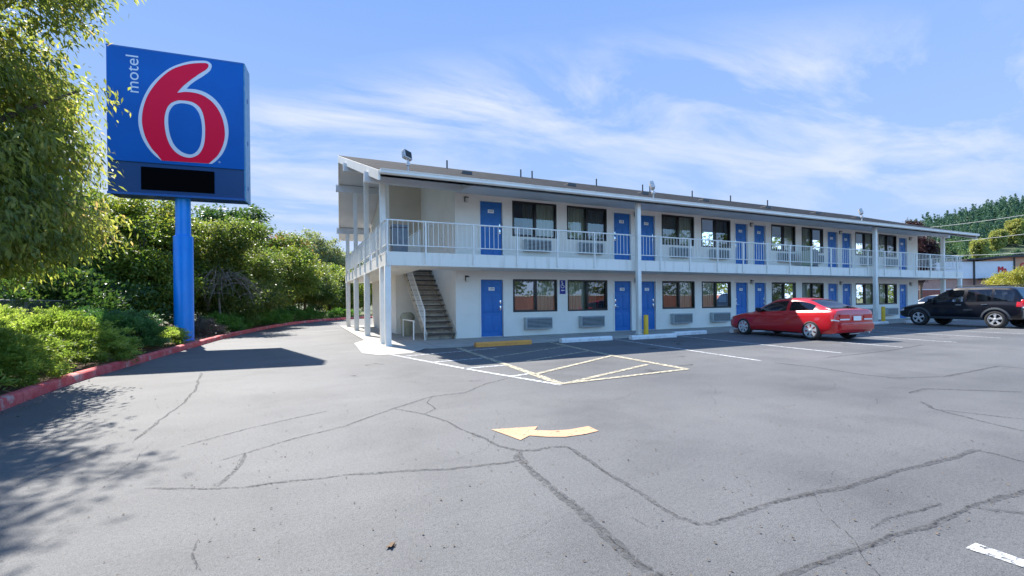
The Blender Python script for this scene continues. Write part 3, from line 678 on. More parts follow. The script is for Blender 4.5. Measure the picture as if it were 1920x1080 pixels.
# wall lamps
lamps = [(5.25, 0), (12.63, 0), (19.6, 0), (26.63, 0), (33.62, 0)]
for x, _ in lamps:
    for z in (2.04, 4.78):
        big = x < 6
        mb = MB(); q = .06 if big else .04
        mb.bbox(x - q, x + q, WY - .03, WY - .001, z - .02, z + .16, .006); mb.bbox(x - q, x + q, WY - .14, WY - .02, z + .10, z + .13, .006); mb.mi(1).box(x - q * .7, x + q * .7, WY - .12, WY - .04, z - .06, z + .10)
        mb.build('wall_lamp', ['dark_trim', 'lamp_glass'], motel)
# staircase in the recess
st = MB(); ny = 14; y0, y1 = 15.05, 18.6; rise = (ZF - WZ) / ny; run = (y1 - y0) / ny
sx0, sx1 = 3.78, 4.84
sg = MB()
for x in (sx0 + .02, sx1 - .03): sg.bar((x, y0 - .05, .12), (x, y1, ZF - .16), .04, .26)
stair = sg.build('staircase', 'riser', motel)
for i in range(ny):
    z = WZ + rise * (i + 1); y = y0 + run * i
    MB().bbox(sx0, sx1 - .01, y - .03, y + run + .03, z - .05, z - .002, .008).build('tread', 'tread', stair, smooth=30)
    MB().box(sx0 + .06, sx1 - .07, y + run - .02, y + run + .0, z - rise + .02 if i else WZ, z - .062).build('riser', 'riser', stair)
hr = MB(); x = sx0 - .03
hr.tube([(x, y0 - .02, 1.0), (x, y1, ZF + .95), (x, y1 + .3, ZF + .95)], .022, 8); hr.tube([(x, y0 - .02, .42), (x, y1, ZF + .30)], .014, 6)
hr.tube([(x, y0 - .02, WZ), (x, y0 - .02, 1.0)], .024, 8)
for k in range(1, 25):
    t = k / 25; y = y0 + (y1 - y0) * t; z = 1.0 + (ZF + .95 - 1.0) * t; hr.tube([(x, y, z - .58), (x, y, z)], .009, 6)
hr.tube([(x, SY + .3, 3.70), (x, WY + .05, 3.70)], .02, 8)
hr.build('handrail', 'rail_paint', stair, smooth=40)
hr2 = MB()                                                                # guard round the stair opening on the balcony
hr2.tube([(3.66, WY + .1, 3.70), (3.66, 18.6, 3.70)], .022, 8); hr2.tube([(3.66, WY + .1, 2.97), (3.66, 18.6, 2.97)], .015, 6)
for y in np.arange(WY + .1, 18.6, .152): hr2.box(3.652, 3.668, y - .008, y + .008, 2.97, 3.70)
hr2.tube([(4.78, WY + .4, 2.85), (4.78, WY + 1.6, 3.68), (4.78, WY + 1.9, 3.70)], .02, 8)
hr2.build('stair_guard', 'rail_paint', motel, smooth=40)
# roof furniture
for x in (5.6, 10.1, 13.9, 17.6, 22.0, 26.1, 29.9):
    z = roof_z(16); mb = MB(); mb.bbox(x - .2, x + .18, 15.85, 16.2, z - .05, z + .08, .02); mb.build('roof_vent', 'roof_metal', motel)
for x in (5.9, 9.5, 10.1, 13.8, 16.8, 17.3, 20.4, 23.5, 26.8):
    z = roof_z(19.4); MB().tube([(x, 19.4, z - .05), (x, 19.4, z + .36)], .035, 10).build('vent_pipe', 'roof_metal', motel, smooth=40)
for x, rz in ((2.94, .5), (12.3, .9), (25.9, .6)):
    z = roof_z(13.6); mb = MB(); mb.tube([(x, 13.6, z - .03), (x, 13.6, z + .34)], .024, 8); mb.bbox(x - .05, x + .05, 13.55, 13.65, z + .16, z + .26, .01)
    fl = mb.build('floodlight', 'galv', motel, smooth=40)
    hd = MB(); hd.bbox(-.15, .15, -.02, .12, -.14, .14, .03); hd.mi(1).quad((-.12, -.0225, -.11), (.12, -.0225, -.11), (.12, -.0225, .11), (-.12, -.0225, .11))
    h = hd.build('lamp_head', ['galv', 'rim_dark'], fl, smooth=40); h.location = (x, 13.6, z + .50); h.rotation_euler = (R_(-18), R_(9), rz)

# ------------------------------------------------------------------ pole sign
PX, PY = -3.588, 18.803
sign = empty('motel_sign', (PX, PY, 0), R_(-5.43), 'tall blue square pole sign with big red numeral beside the planted bed', 'sign')
mb = MB(); mb.lathe([(.285, -.05), (.285, 3.58), (.275, 3.61), (.225, 3.63), (.222, 3.66), (.222, 4.9)], 40); mb.build('pole', 'pole_blue', sign, smooth=35)
mb = MB(); mb.lathe([(.36, 0), (.36, .03), (.30, .05), (.30, .09)], 32); mb.build('base_collar', 'pole_blue', sign, smooth=35)
Z0, Z1, ZL, XW = 4.86, 9.62, 5.93, 1.925
mb = MB(); mb.bbox(-XW, XW, -.36, .40, Z0 + .02, Z1 - .002, .02); mb.mi(1).box(XW - .01, XW + .035, -.37, .41, Z0, Z1); mb.mi(2)
mb.box(-XW, XW, -.40, -.362, Z1 - .05, Z1); mb.box(-XW, XW, -.41, -.362, Z0, Z0 + .07)
for q in (5.3, 6.9, 8.4): mb.box(XW + .036, XW + .05, -.05, .05, q, q + .12)
mb.build('cabinet', ['sign_blue_dark', 'sign_side', 'sign_trim'], sign)
mb = MB(); mb.bbox(-XW + .01, XW - .012, -.40, -.364, ZL, Z1 - .052, .008); face = mb.build('sign_face', 'sign_blue', sign)
mb = MB(); mb.bbox(-1.04, 1.02, -.38, -.3615, 5.05, 5.795, .012); mb.build('message_panel', 'led_black', sign)
OUT = [(-0.469, 6.03), (-0.651, 6.178), (-0.831, 6.407), (-0.987, 6.718), (-1.074, 7.09), (-1.08, 7.416), (-1.023, 7.75), (-0.908, 8.12), (-0.723, 8.502), (-0.469, 8.843), (-0.212, 9.105), (0.071, 9.29), (0.357, 9.42), (0.645, 9.491), (0.84, 9.506), (0.961, 9.435), (0.975, 9.312), (0.91, 9.17), (0.738, 8.99), (0.543, 8.82), (0.374, 8.654), (0.253, 8.49), (0.54, 8.503), (0.806, 8.434), (1.049, 8.269), (1.245, 8.021), (1.376, 7.722), (1.448, 7.386), (1.45, 7.042), (1.382, 6.69), (1.255, 6.39), (1.08, 6.157), (0.956, 6.048)]
RED = [(-0.46, 6.031), (-0.582, 6.212), (-0.741, 6.416), (-0.888, 6.729), (-0.975, 7.102), (-0.981, 7.428), (-0.933, 7.762), (-0.817, 8.133), (-0.632, 8.488), (-0.4, 8.815), (-0.142, 9.077), (0.141, 9.245), (0.428, 9.359), (0.742, 9.427), (0.863, 9.419), (0.887, 9.337), (0.813, 9.212), (0.617, 9.04), (0.423, 8.852), (0.255, 8.675), (0.111, 8.503), (-0.013, 8.318), (0.252, 8.383), (0.539, 8.379), (0.78, 8.3), (1.023, 8.106), (1.194, 7.843), (1.3, 7.541), (1.347, 7.202), (1.334, 6.914), (1.257, 6.62), (1.131, 6.35), (0.957, 6.145), (0.868, 6.052)]
RING = [(0.155, 8.084), (0.417, 8.06), (0.632, 7.90), (0.74, 7.586), (0.771, 7.137), (0.733, 6.679), (0.609, 6.373), (0.425, 6.226), (0.234, 6.196), (-0.002, 6.285), (-0.196, 6.499), (-0.324, 6.846), (-0.376, 7.283), (-0.34, 7.646), (-0.222, 7.911), (-0.034, 8.048)]
HOLE = [(0.154, 7.989), (0.392, 7.955), (0.558, 7.79), (0.653, 7.519), (0.683, 7.127), (0.646, 6.727), (0.547, 6.463), (0.402, 6.325), (0.259, 6.311), (0.07, 6.387), (-0.116, 6.591), (-0.23, 6.912), (-0.273, 7.295), (-0.247, 7.63), (-0.129, 7.868), (0.013, 7.959)]
vs, fs = fill2d([catmull(OUT, 5, (0, 21, 32)), catmull(HOLE, 5)])
num = MB().add([(v.x, -.404, v.y) for v in vs], fs).build('numeral_outline', 'sign_white', face)
vs, fs = fill2d([catmull(RED, 5, (0, 21, 33)), catmull(RING, 5)])
MB().add([(v.x, -.408, v.y) for v in vs], fs).build('numeral', 'sign_red', face)
vs, fs = text_mesh('motel', .52)
xs = [v.x for v in vs]; k = 1.19 / (max(xs) - min(xs))
MB().add([(-1.265 - v.y * k * .92 + .05, -.404, 8.76 + v.x * k) for v in vs], fs).build('lettering', 'sign_white', face)
vs, fs = text_mesh('®', .09); MB().add([(1.18 + v.x, -.404, 6.12 + v.y) for v in vs], fs).build('lettering', 'sign_white', face)

# ------------------------------------------------------------------ small things about the building
def ada():
    t = empty('accessible_parking_sign', (9.11, WY - .012, 1.55), 0, 'small blue wheelchair symbol sign on the wall between two ground floor windows', 'sign')
    MB().bbox(-.125, .125, -.006, .006, 0, .53, .003).build('plate', 'ada_blue', t)
    s = MB(); y = -.0075
    def seg(p, q, wd):
        p = Vector(p); q = Vector(q); d = (q - p).normalized(); n_ = Vector((-d.y, d.x)) * wd / 2
        s.quad((*(p + n_).to_tuple()[:1], y, (p + n_).y), ((p - n_).x, y, (p - n_).y), ((q - n_).x, y, (q - n_).y), ((q + n_).x, y, (q + n_).y))
    for k in range(18):
        a0 = R_(120 + k * 14); a1 = R_(120 + (k + 1) * 14); seg((-.01 + .07 * math.cos(a0), .30 + .07 * math.sin(a0)), (-.01 + .07 * math.cos(a1), .30 + .07 * math.sin(a1)), .018)
    s.poly([(-.03 + .024 * math.cos(R_(a)), y, .475 + .024 * math.sin(R_(a))) for a in range(0, 360, 30)])
    seg((-.03, .45), (-.015, .335), .026); seg((-.025, .40), (.035, .40), .016); seg((-.02, .335), (.05, .335), .022); seg((.05, .335), (.075, .265), .02); seg((.07, .268), (.098, .268), .016)
    s.poly([(-.075, y, .14), (-.02, y, .175), (-.02, y, .105)]); seg((-.02, .14), (.085, .14), .026)
    s.build('symbol', 'plate_white', t)
ada()

def wheel_stop(x0, x1, y, m, label, rz=0):
    xc = (x0 + x1) / 2; ln = (x1 - x0) / 2
    o = MB(); pr = [(-.085, 0), (-.08, .075), (-.055, .115), (.055, .115), (.08, .075), (.085, 0)]
    vs = [(s * ln * (1 if 0 < i < 5 else 1.0), p[0], p[1]) for s in (-1, 1) for i, p in enumerate(pr)]
    o.add(vs, [(i, i + 1, 6 + i + 1, 6 + i) for i in range(5)] + [tuple(range(6)), tuple(range(6, 12))[::-1], (0, 6, 11, 5)])
    for s in (-.6, .6): o.lathe([(.016, .114), (.016, .118)], 10, c=(s * ln, 0, 0))
    e = o.build('wheel_stop', m, loc=(xc, y, .001)); e.rotation_euler = (0, 0, rz); e.scale = (1, 1, 1.15)
    tag(e, label, 'wheel stop', 'wheel stops along the walkway')
wheel_stop(4.5, 6.28, 12.26, 'orange_paint', 'orange painted wheel stop in front of the blue door nearest the stairs', .02)
wheel_stop(7.28, 9.2, 12.2, 'stop_white', 'white wheel stop beside the orange one, below the wheelchair sign', .01)
wheel_stop(9.8, 11.75, 11.98, 'stop_white', 'white wheel stop just in front of the nearer white roof column', .015)
wheel_stop(12.2, 13.8, 12.55, 'stop_white', 'white wheel stop between the nearer yellow bollard and the red car', .02)
wheel_stop(15.0, 16.8, 12.4, 'stop_white', 'white wheel stop at the front bumper of the red car', 0)
wheel_stop(24.4, 26.0, 12.6, 'stop_white', 'white wheel stop just left of the farther yellow bollard', 0)
wheel_stop(27.3, 29.3, 12.5, 'stop_white', 'white wheel stop between the farther bollard and the black car', 0)
def bollard(x, y, h, label):
    t = MB().lathe([(.085, 0), (.085, h - .03), (.07, h - .008), (.03, h), (.0, h)], 20); t.lathe([(.11, -.002), (.11, .015), (.088, .02)], 20)
    tag(t.build('bollard', 'yellow_paint', loc=(x, y, .001 + WZ * (y > 12.5)), smooth=40), label, 'bollard', 'yellow bollards before the roof columns')
bollard(11.42, 13.08, .72, 'short yellow bollard before the nearer tall white roof column')
bollard(26.75, 13.12, .80, 'short yellow bollard before the farther column, between the two cars')
# trash can, pipe guard, things on the balcony
t = empty('trash_can', (3.66, 17.3, WZ), 0, 'beige round trash can with domed lid beneath the stairs', 'trash can')
MB().lathe([(.22, 0), (.225, .02), (.26, .62), (.27, .64)], 28).build('bin_body', 'bin_beige', t, smooth=40)
MB().lathe([(.285, .63), (.285, .68), (.25, .80), (.16, .87), (.0, .89)], 28).build('lid', 'bin_beige', t, smooth=40)
g = MB(); g.tube([(3.46, 15.4, WZ), (3.46, 15.4, .66), (3.46, 17.1, .66), (3.46, 17.1, WZ)], .024, 8); g.bar((3.46, 15.36, .66), (3.46, 17.14, .66), .05, .04)
tag(g.build('pipe_guard', 'rail_paint', smooth=30), 'low white pipe guard rail on the walkway in front of the trash can', 'guard rail')
t = empty('balcony_bin', (2.78, 14.25, ZF), 0, 'tall dark grey bin behind the railing at the balcony corner', 'bin')
b = MB(); b.bbox(-.23, .23, -.23, .23, .02, .82, .04); b.build('bin_body', 'bin_grey', t, smooth=30); MB().bbox(-.25, .25, -.25, .25, .82, .91, .04).build('lid', 'bin_grey', t, smooth=30)
t = empty('housekeeping_cart', (23.05, 14.45, ZF), .1, 'dark housekeeping cart on the balcony between two upper windows', 'cart')
b = MB(); b.bbox(-.10, .35, -.22, .22, .14, .95, .02); b.build('cart_body', 'bin_grey', t); b = MB(); b.bbox(-.36, -.12, -.22, .22, .14, .90, .04); b.build('linen_bag', 'curtain', t)
b = MB(); b.bbox(-.38, .38, -.24, .24, .08, .13, .01)
for x in (-.32, .32):
    for y in (-.18, .18): b.lathe([(.04, -.015), (.04, .015)], 12, 'X', (x, y, .04))
b.build('base', 'car_trim', t)
t = MB(); vs, fs = fill2d([[(0, 0), (.012, .018), (.045, .02), (.03, .045), (.05, .06), (.015, .055), (.0, .08), (-.015, .055), (-.05, .06), (-.03, .04), (-.045, .02), (-.012, .018)]])
t.add([(v.x, v.y, .012 + .3 * abs(v.x) + .012 * math.sin(60 * v.y)) for v in vs], fs); o = t.build('dry_leaf', 'dry_leaf', loc=(.45, 2.47, -.004)); o.rotation_euler = (.03, .05, 1); o.scale = (.75, .75, .5)
tag(o, 'single dry brown leaf lying on the open asphalt', 'leaf')

# ------------------------------------------------------------------ vehicles
def interp(st, y, c):
    ys = [s[0] for s in st]; vals = [s[c] for s in st]; n = len(ys)
    y = min(max(y, ys[0]), ys[-1]); i = max(0, min(n - 2, next((k for k in range(n - 1) if y <= ys[k + 1]), n - 2)))
    h = ys[i + 1] - ys[i]; t = (y - ys[i]) / h
    def tan(k):
        if k == 0: return (vals[1] - vals[0]) / (ys[1] - ys[0])
        if k == n - 1: return (vals[-1] - vals[-2]) / (ys[-1] - ys[-2])
        a = (vals[k] - vals[k - 1]) / (ys[k] - ys[k - 1]); b = (vals[k + 1] - vals[k]) / (ys[k + 1] - ys[k])
        return 0 if a * b <= 0 else 2 * a * b / (a + b)
    m0, m1 = tan(i) * h, tan(i + 1) * h
    return (2 * t ** 3 - 3 * t ** 2 + 1) * vals[i] + (t ** 3 - 2 * t ** 2 + t) * m0 + (-2 * t ** 3 + 3 * t ** 2) * vals[i + 1] + (t ** 3 - t ** 2) * m1
def body_side(st, y, u):
    """point on the left flank: u 0 rocker .. 1 shoulder (half width, height)"""
    zb, zs, hm, ht = (interp(st, y, c) for c in (1, 2, 3, 4)); z = zb + (zs - zb) * u
    P_ = [(0, .90), (.08, .965), (.22, .99), (.40, 1.0), (.62, .996), (.80, .975), (.92, .94)]
    P_ = [(a, b * hm) for a, b in P_] + [(1.0, ht)]
    for (a, b), (c, d) in zip(P_[:-1], P_[1:]):
        if u <= c: return b + (d - b) * (u - a) / (c - a), z
    return ht, z
def body_mesh(st, crown, wheels, wr, name, mats, parent, ns=64):
    mb = MB(); ys = list(np.linspace(st[0][0], st[-1][0], ns)); us = [0, .04, .10, .22, .34, .46, .58, .70, .80, .87, .93, .97, 1.0]
    rings = []
    for y in ys:
        zb, zs, hm, ht = (interp(st, y, c) for c in (1, 2, 3, 4)); cr = crown(y)
        half = [(0., zb), (hm * .6, zb)] + [body_side(st, y, u) for u in us] + [(ht * .9, zs + cr * .35), (ht * .6, zs + cr * .75), (ht * .3, zs + cr * .95), (0, zs + cr)]
        rings.append([(x, y, z) for x, z in half] + [(-x, y, z) for x, z in half[-2:0:-1]])
    k = len(rings[0]); vs = [p for r in rings for p in r]; fs = []
    for i in range(ns - 1):
        for j in range(k): fs.append((i * k + j, i * k + (j + 1) % k, (i + 1) * k + (j + 1) % k, (i + 1) * k + j))
    fs += [tuple(range(k)), tuple((ns - 1) * k + j for j in range(k))[::-1]]
    mb.add(vs, fs); o = mb.build(name, mats, parent)
    cut = MB().mi(1)
    for y in wheels:
        for s in (-1, 1): cut.lathe([(wr * 1.16, s * .52), (wr * 1.16, s * 1.2)], 40, 'X', (0, y, wr))
    c = cut.build('arch_cutter', mats)
    md = o.modifiers.new('arches', 'BOOLEAN'); md.operation = 'DIFFERENCE'; md.object = c; md.solver = 'EXACT'
    bpy.context.view_layer.update()
    dg = bpy.context.evaluated_depsgraph_get(); me = bpy.data.meshes.new_from_object(o.evaluated_get(dg)); o.modifiers.clear(); o.data = me
    bpy.data.objects.remove(c)
    me.polygons.foreach_set('use_smooth', [True] * len(me.polygons)); me.set_sharp_from_angle(angle=R_(32))
    return o
def greenhouse(gs, st, pillars, glass_y, crown, paint, glassm, parent, wind, rear, glassm2=None):
    """gs = [(y, ztop, hw_roof)]; splits cabin shell, windscreen, rear window and side windows"""
    ys = sorted(set(list(np.linspace(gs[0][0], gs[-1][0], 44)) + [p for q in pillars for p in q] + list(glass_y) + list(wind) + list(rear)))
    parts = {'cabin': MB(), 'windscreen': MB(), 'rear_window': MB()}
    spans = []; a = glass_y[0]
    for p0, p1 in sorted(pillars): spans.append((a, p0)); a = p1
    spans.append((a, glass_y[1]))
    sides = [[MB() for _ in spans], [MB() for _ in spans]]
    def ring(y):
        zt, hr = interp(gs, y, 1), interp(gs, y, 2); zb, hb = interp(st, y, 2), interp(st, y, 4); zt = max(zt, zb + .004); zb -= .012
        bow = lambda t: .035 * math.sin(math.pi * t) * min(1, (zt - zb) / .3)
        pts = [(0, zt + crown * min(1, (zt - zb) / .3)), (hr * .55, zt + crown * .68 * min(1, (zt - zb) / .3)), (hr * .87, zt + crown * .2 * min(1, (zt - zb) / .3)), (hr, zt - .022 * min(1, (zt - zb) / .3))]
        for t in (.86, .45, .06, 0): pts.append((hb + (hr - hb) * t + bow(t), zb + (zt - .02 - zb) * t))
        return pts
    for y0, y1 in zip(ys[:-1], ys[1:]):
        r0, r1 = ring(y0), ring(y1); ym = (y0 + y1) / 2
        for s in (0, 1):
            sg_ = (-1, 1)[s]
            for j in range(len(r0) - 1):
                q = [(sg_ * r0[j][0], y0, r0[j][1]), (sg_ * r1[j][0], y1, r1[j][1]), (sg_ * r1[j + 1][0], y1, r1[j + 1][1]), (sg_ * r0[j + 1][0], y0, r0[j + 1][1])]
                tgt = parts['cabin']
                if j < 2 and wind[0] <= ym <= wind[1]: tgt = parts['windscreen']
                elif j < 2 and rear[0] <= ym <= rear[1]: tgt = parts['rear_window']
                elif j in (4, 5):
                    for i, (a, b) in enumerate(spans):
                        if a <= ym <= b and r0[3][1] - r0[6][1] > .09: tgt = sides[s][i]
                tgt.quad(*q)
    def merge(mb):
        bm = bmesh.new(); me = bpy.data.meshes.new('t'); me.from_pydata(mb.v, [], mb.f); bm.from_mesh(me); bmesh.ops.remove_doubles(bm, verts=bm.verts[:], dist=.0008)
        bm.verts.index_update(); mb.v = [tuple(v.co) for v in bm.verts]; mb.f = [tuple(v.index for v in f.verts) for f in bm.faces]; mb.m = [0] * len(mb.f); bm.free(); bpy.data.meshes.remove(me); return mb
    merge(parts['cabin']).build('cabin', paint, parent, smooth=40)
    for k in ('windscreen', 'rear_window'):
        if parts[k].f: merge(parts[k]).build(k, glassm, parent, smooth=40)
    for s in sides:
        for mb in s:
            if mb.f: merge(mb).build('side_window', glassm2 or glassm, parent, smooth=40)
def wheel(parent, x, y, r, side, spokes, rr_, wid=.19):
    """side -1: outer face towards -x"""
    hub = empty('wheel', (x, y, r)); hub.parent = parent; s = side
    t = MB(); a = rr_; t.lathe([(a, -wid / 2), (a + .02, -wid / 2 - .006), (r - .05, -wid / 2 - .008), (r - .015, -wid / 2 + .012), (r, -wid / 2 + .04), (r, wid / 2 - .04), (r - .015, wid / 2 - .012), (r - .05, wid / 2 + .008), (a + .02, wid / 2 + .006), (a, wid / 2)], 48, 'X', close=True)
    t.build('tyre', 'tyre', hub, smooth=40)
    m = MB(); o = s * (wid / 2 - .02)
    m.lathe([(a + .002, o + s * .018), (a - .012, o + s * .022), (a - .022, o + s * .0), (a - .03, o - s * .05)], 48, 'X')
    m.v = m.v; m.f = [f for f in m.f if len(f) == 4]; m.m = [0] * len(m.f)
    for k in range(spokes):
        an = 2 * math.pi * k / spokes + .3; ca, sa = math.cos(an), math.sin(an); w0, w1 = .034, .060
        pts = []
        for q, wq, xo in ((.03, w0, .012), (a * .55, w0 * .95, .016), (a - .012, w1, .012)):
            for e in (-1, 1): pts.append((o + s * xo, ca * q - sa * wq * e, sa * q + ca * wq * e))
        pts2 = [(p[0] - s * .03, p[1], p[2]) for p in pts]
        m.add(pts + pts2, [(0, 1, 3, 2), (2, 3, 5, 4), (0, 2, 8, 6), (2, 4, 10, 8), (1, 7, 9, 3), (3, 9, 11, 5)])
    m.lathe([(.0, o + s * .03), (.03, o + s * .028), (.052, o + s * .018), (.06, o + s * .0)], 24, 'X')
    m.mi(1).lathe([(0, o - s * .035), (a - .02, o - s * .035)], 40, 'X')
    m.build('rim', ['rim', 'rim_dark'], hub, smooth=35)
def seam(mb, st, pts, wd=.008, off=.002):
    """thin dark line on both flanks through (y, u) points"""
    for s in (-1, 1):
        prev = None
        for y, u in pts:
            x, z = body_side(st, y, u); cur = Vector((s * (x + off), y, z))
            if prev is not None:
                d = (cur - prev).normalized(); n_ = d.cross(Vector((s, 0, 0))).normalized() * wd / 2
                mb.quad(prev - n_, prev + n_, cur + n_, cur - n_)
            prev = cur
def patch(mb, st, y0, y1, u0, u1, off, s, ny=4, nu=2):
    g_ = [[(lambda q: (s * (q[0] + off), y0 + (y1 - y0) * i / ny, q[1]))(body_side(st, y0 + (y1 - y0) * i / ny, u0 + (u1 - u0) * j / nu)) for j in range(nu + 1)] for i in range(ny + 1)]
    for i in range(ny):
        for j in range(nu): mb.quad(g_[i][j], g_[i + 1][j], g_[i + 1][j + 1], g_[i][j + 1])

def coupe():
    car = empty('parked_car', (15.30, 10.17, 0), R_(-7), 'red two door coupe parked facing the motel', 'car')
    st = [(-2.28, .42, .78, .60, .55), (-2.25, .33, .88, .72, .63), (-2.12, .25, .975, .805, .70), (-1.85, .22, .99, .835, .72), (-1.3, .20, .965, .85, .745), (-.6, .185, .93, .852, .755), (.2, .185, .895, .852, .755), (.9, .185, .855, .848, .735), (1.4, .195, .80, .835, .70), (1.8, .21, .735, .80, .65), (2.02, .24, .67, .74, .58), (2.12, .30, .58, .66, .52), (2.15, .36, .52, .6, .48)]
    tail = lambda y: y if y > -1.85 else -1.85 + (y + 1.85) * .62
    st = [(tail(a), b, .34 + (c - .34) * .93, d, e) for a, b, c, d, e in st]
    crown = lambda y: .03 if y < -1.6 else (.0 if y < .8 else .045 * min(1, (y - .8) / .3) * (1 if y < 1.9 else max(0, (2.15 - y) / .25)))
    body_mesh(st, crown, (-1.31, 1.31), .30, 'body', ['car_red', 'car_trim'], car)
    gs = [(-1.86, .99, .66), (-1.5, 1.10, .60), (-1.05, 1.285, .555), (-.7, 1.345, .55), (-.3, 1.365, .55), (.05, 1.335, .55), (.3, 1.265, .575), (.7, 1.03, .67), (1.0, .85, .72)]
    gs = [(a, .34 + (c - .34) * .93, d) for a, c, d in gs]
    greenhouse(gs, st, [(-.50, -.38)], (-1.34, .80), .03, 'car_red', 'car_glass_dark', car, (.20, .94), (-1.78, -1.0), 'car_glass_dark')
    for y in (-1.31, 1.31):
        for s in (-1, 1): wheel(car, s * .765, y, .30, s, 7, .215)
    d = MB()
    seam(d, st, [(.86, 1.0), (.86, .7), (.80, .3), (.74, .06), (-.42, .06), (-.60, .3), (-.62, .7), (-.56, 1.0)]); seam(d, st, [(1.62, .52), (1.45, .56)]); seam(d, st, [(-1.72, .36), (-2.06, .40)])
    d.build('door_gap', 'car_trim', car)
    for s in (-1, 1):
        tm = MB(); patch(tm, st, -.85, .95, .0, .045, .003, s); tm.build('sill_trim', 'car_trim', car)
    for s in (-1, 1):
        h = MB(); x, z = body_side(st, -.42, .86); h.bbox(s * x - .02, s * x + .02, -.52, -.34, z - .02, z + .02, .008); h.build('door_handle', 'car_red', car, smooth=40)
        mi_ = MB(); x, z = body_side(st, .58, 1.0); mi_.bbox(s * (x + .10) - .085, s * (x + .10) + .085, .60, .70, z + .03, z + .15, .03); mi_.bar((s * x, .64, z + .02), (s * (x + .08), .64, z + .07), .04); mi_.build('mirror', 'car_trim', car, smooth=40)
        tl = MB(); patch(tl, st, -2.106, -1.95, .60, .83, .006, s, 6, 3); tl.quad((s * .30, -2.128, .68), (s * .66, -2.114, .68), (s * .66, -2.114, .80), (s * .30, -2.128, .80)); tl.build('taillight', 'tail_red', car, smooth=60)
        tb = MB(); tb.quad((s * .30, -2.133, .635), (s * .67, -2.119, .635), (s * .67, -2.119, .678), (s * .30, -2.133, .678)); patch(tb, st, -2.106, -1.96, .54, .60, .007, s, 5, 1); tb.build('reverse_light', 'lens_clear', car)
        hl = MB(); patch(hl, st, 1.90, 2.13, .68, .95, .006, s, 5, 2); hl.build('headlight', 'lens_clear', car, smooth=60)
    pl = MB(); pl.bbox(-.155, .155, -2.150, -2.135, .62, .75, .004); pl.build('licence_plate', 'plate_white', car)
    bp = MB(); bp.bbox(-.68, .68, -2.175, -2.0, .34, .56, .05); bp.bbox(-.40, .40, -2.182, -2.13, .50, .53, .01); bp.build('bumper', 'car_red', car, smooth=50)
    wl = MB(); wl.bar((-.2, -2.05, .22), (.2, -2.05, .22), .02); wl.tube([(.45, -1.95, .26), (.45, -2.17, .26)], .03, 10); wl.build('exhaust', 'galv', car, smooth=40)
    it = MB()
    for s in (-1, 1): it.bbox(s * .35 - .22, s * .35 + .22, -.55, -.42, .5, 1.1, .05)
    it.bbox(-.62, .62, -1.2, -1.05, .5, .97, .05); it.bbox(-.68, .68, .55, .8, .6, .80, .04); it.build('seats', 'car_trim', car, smooth=40)
    return car
coupe()
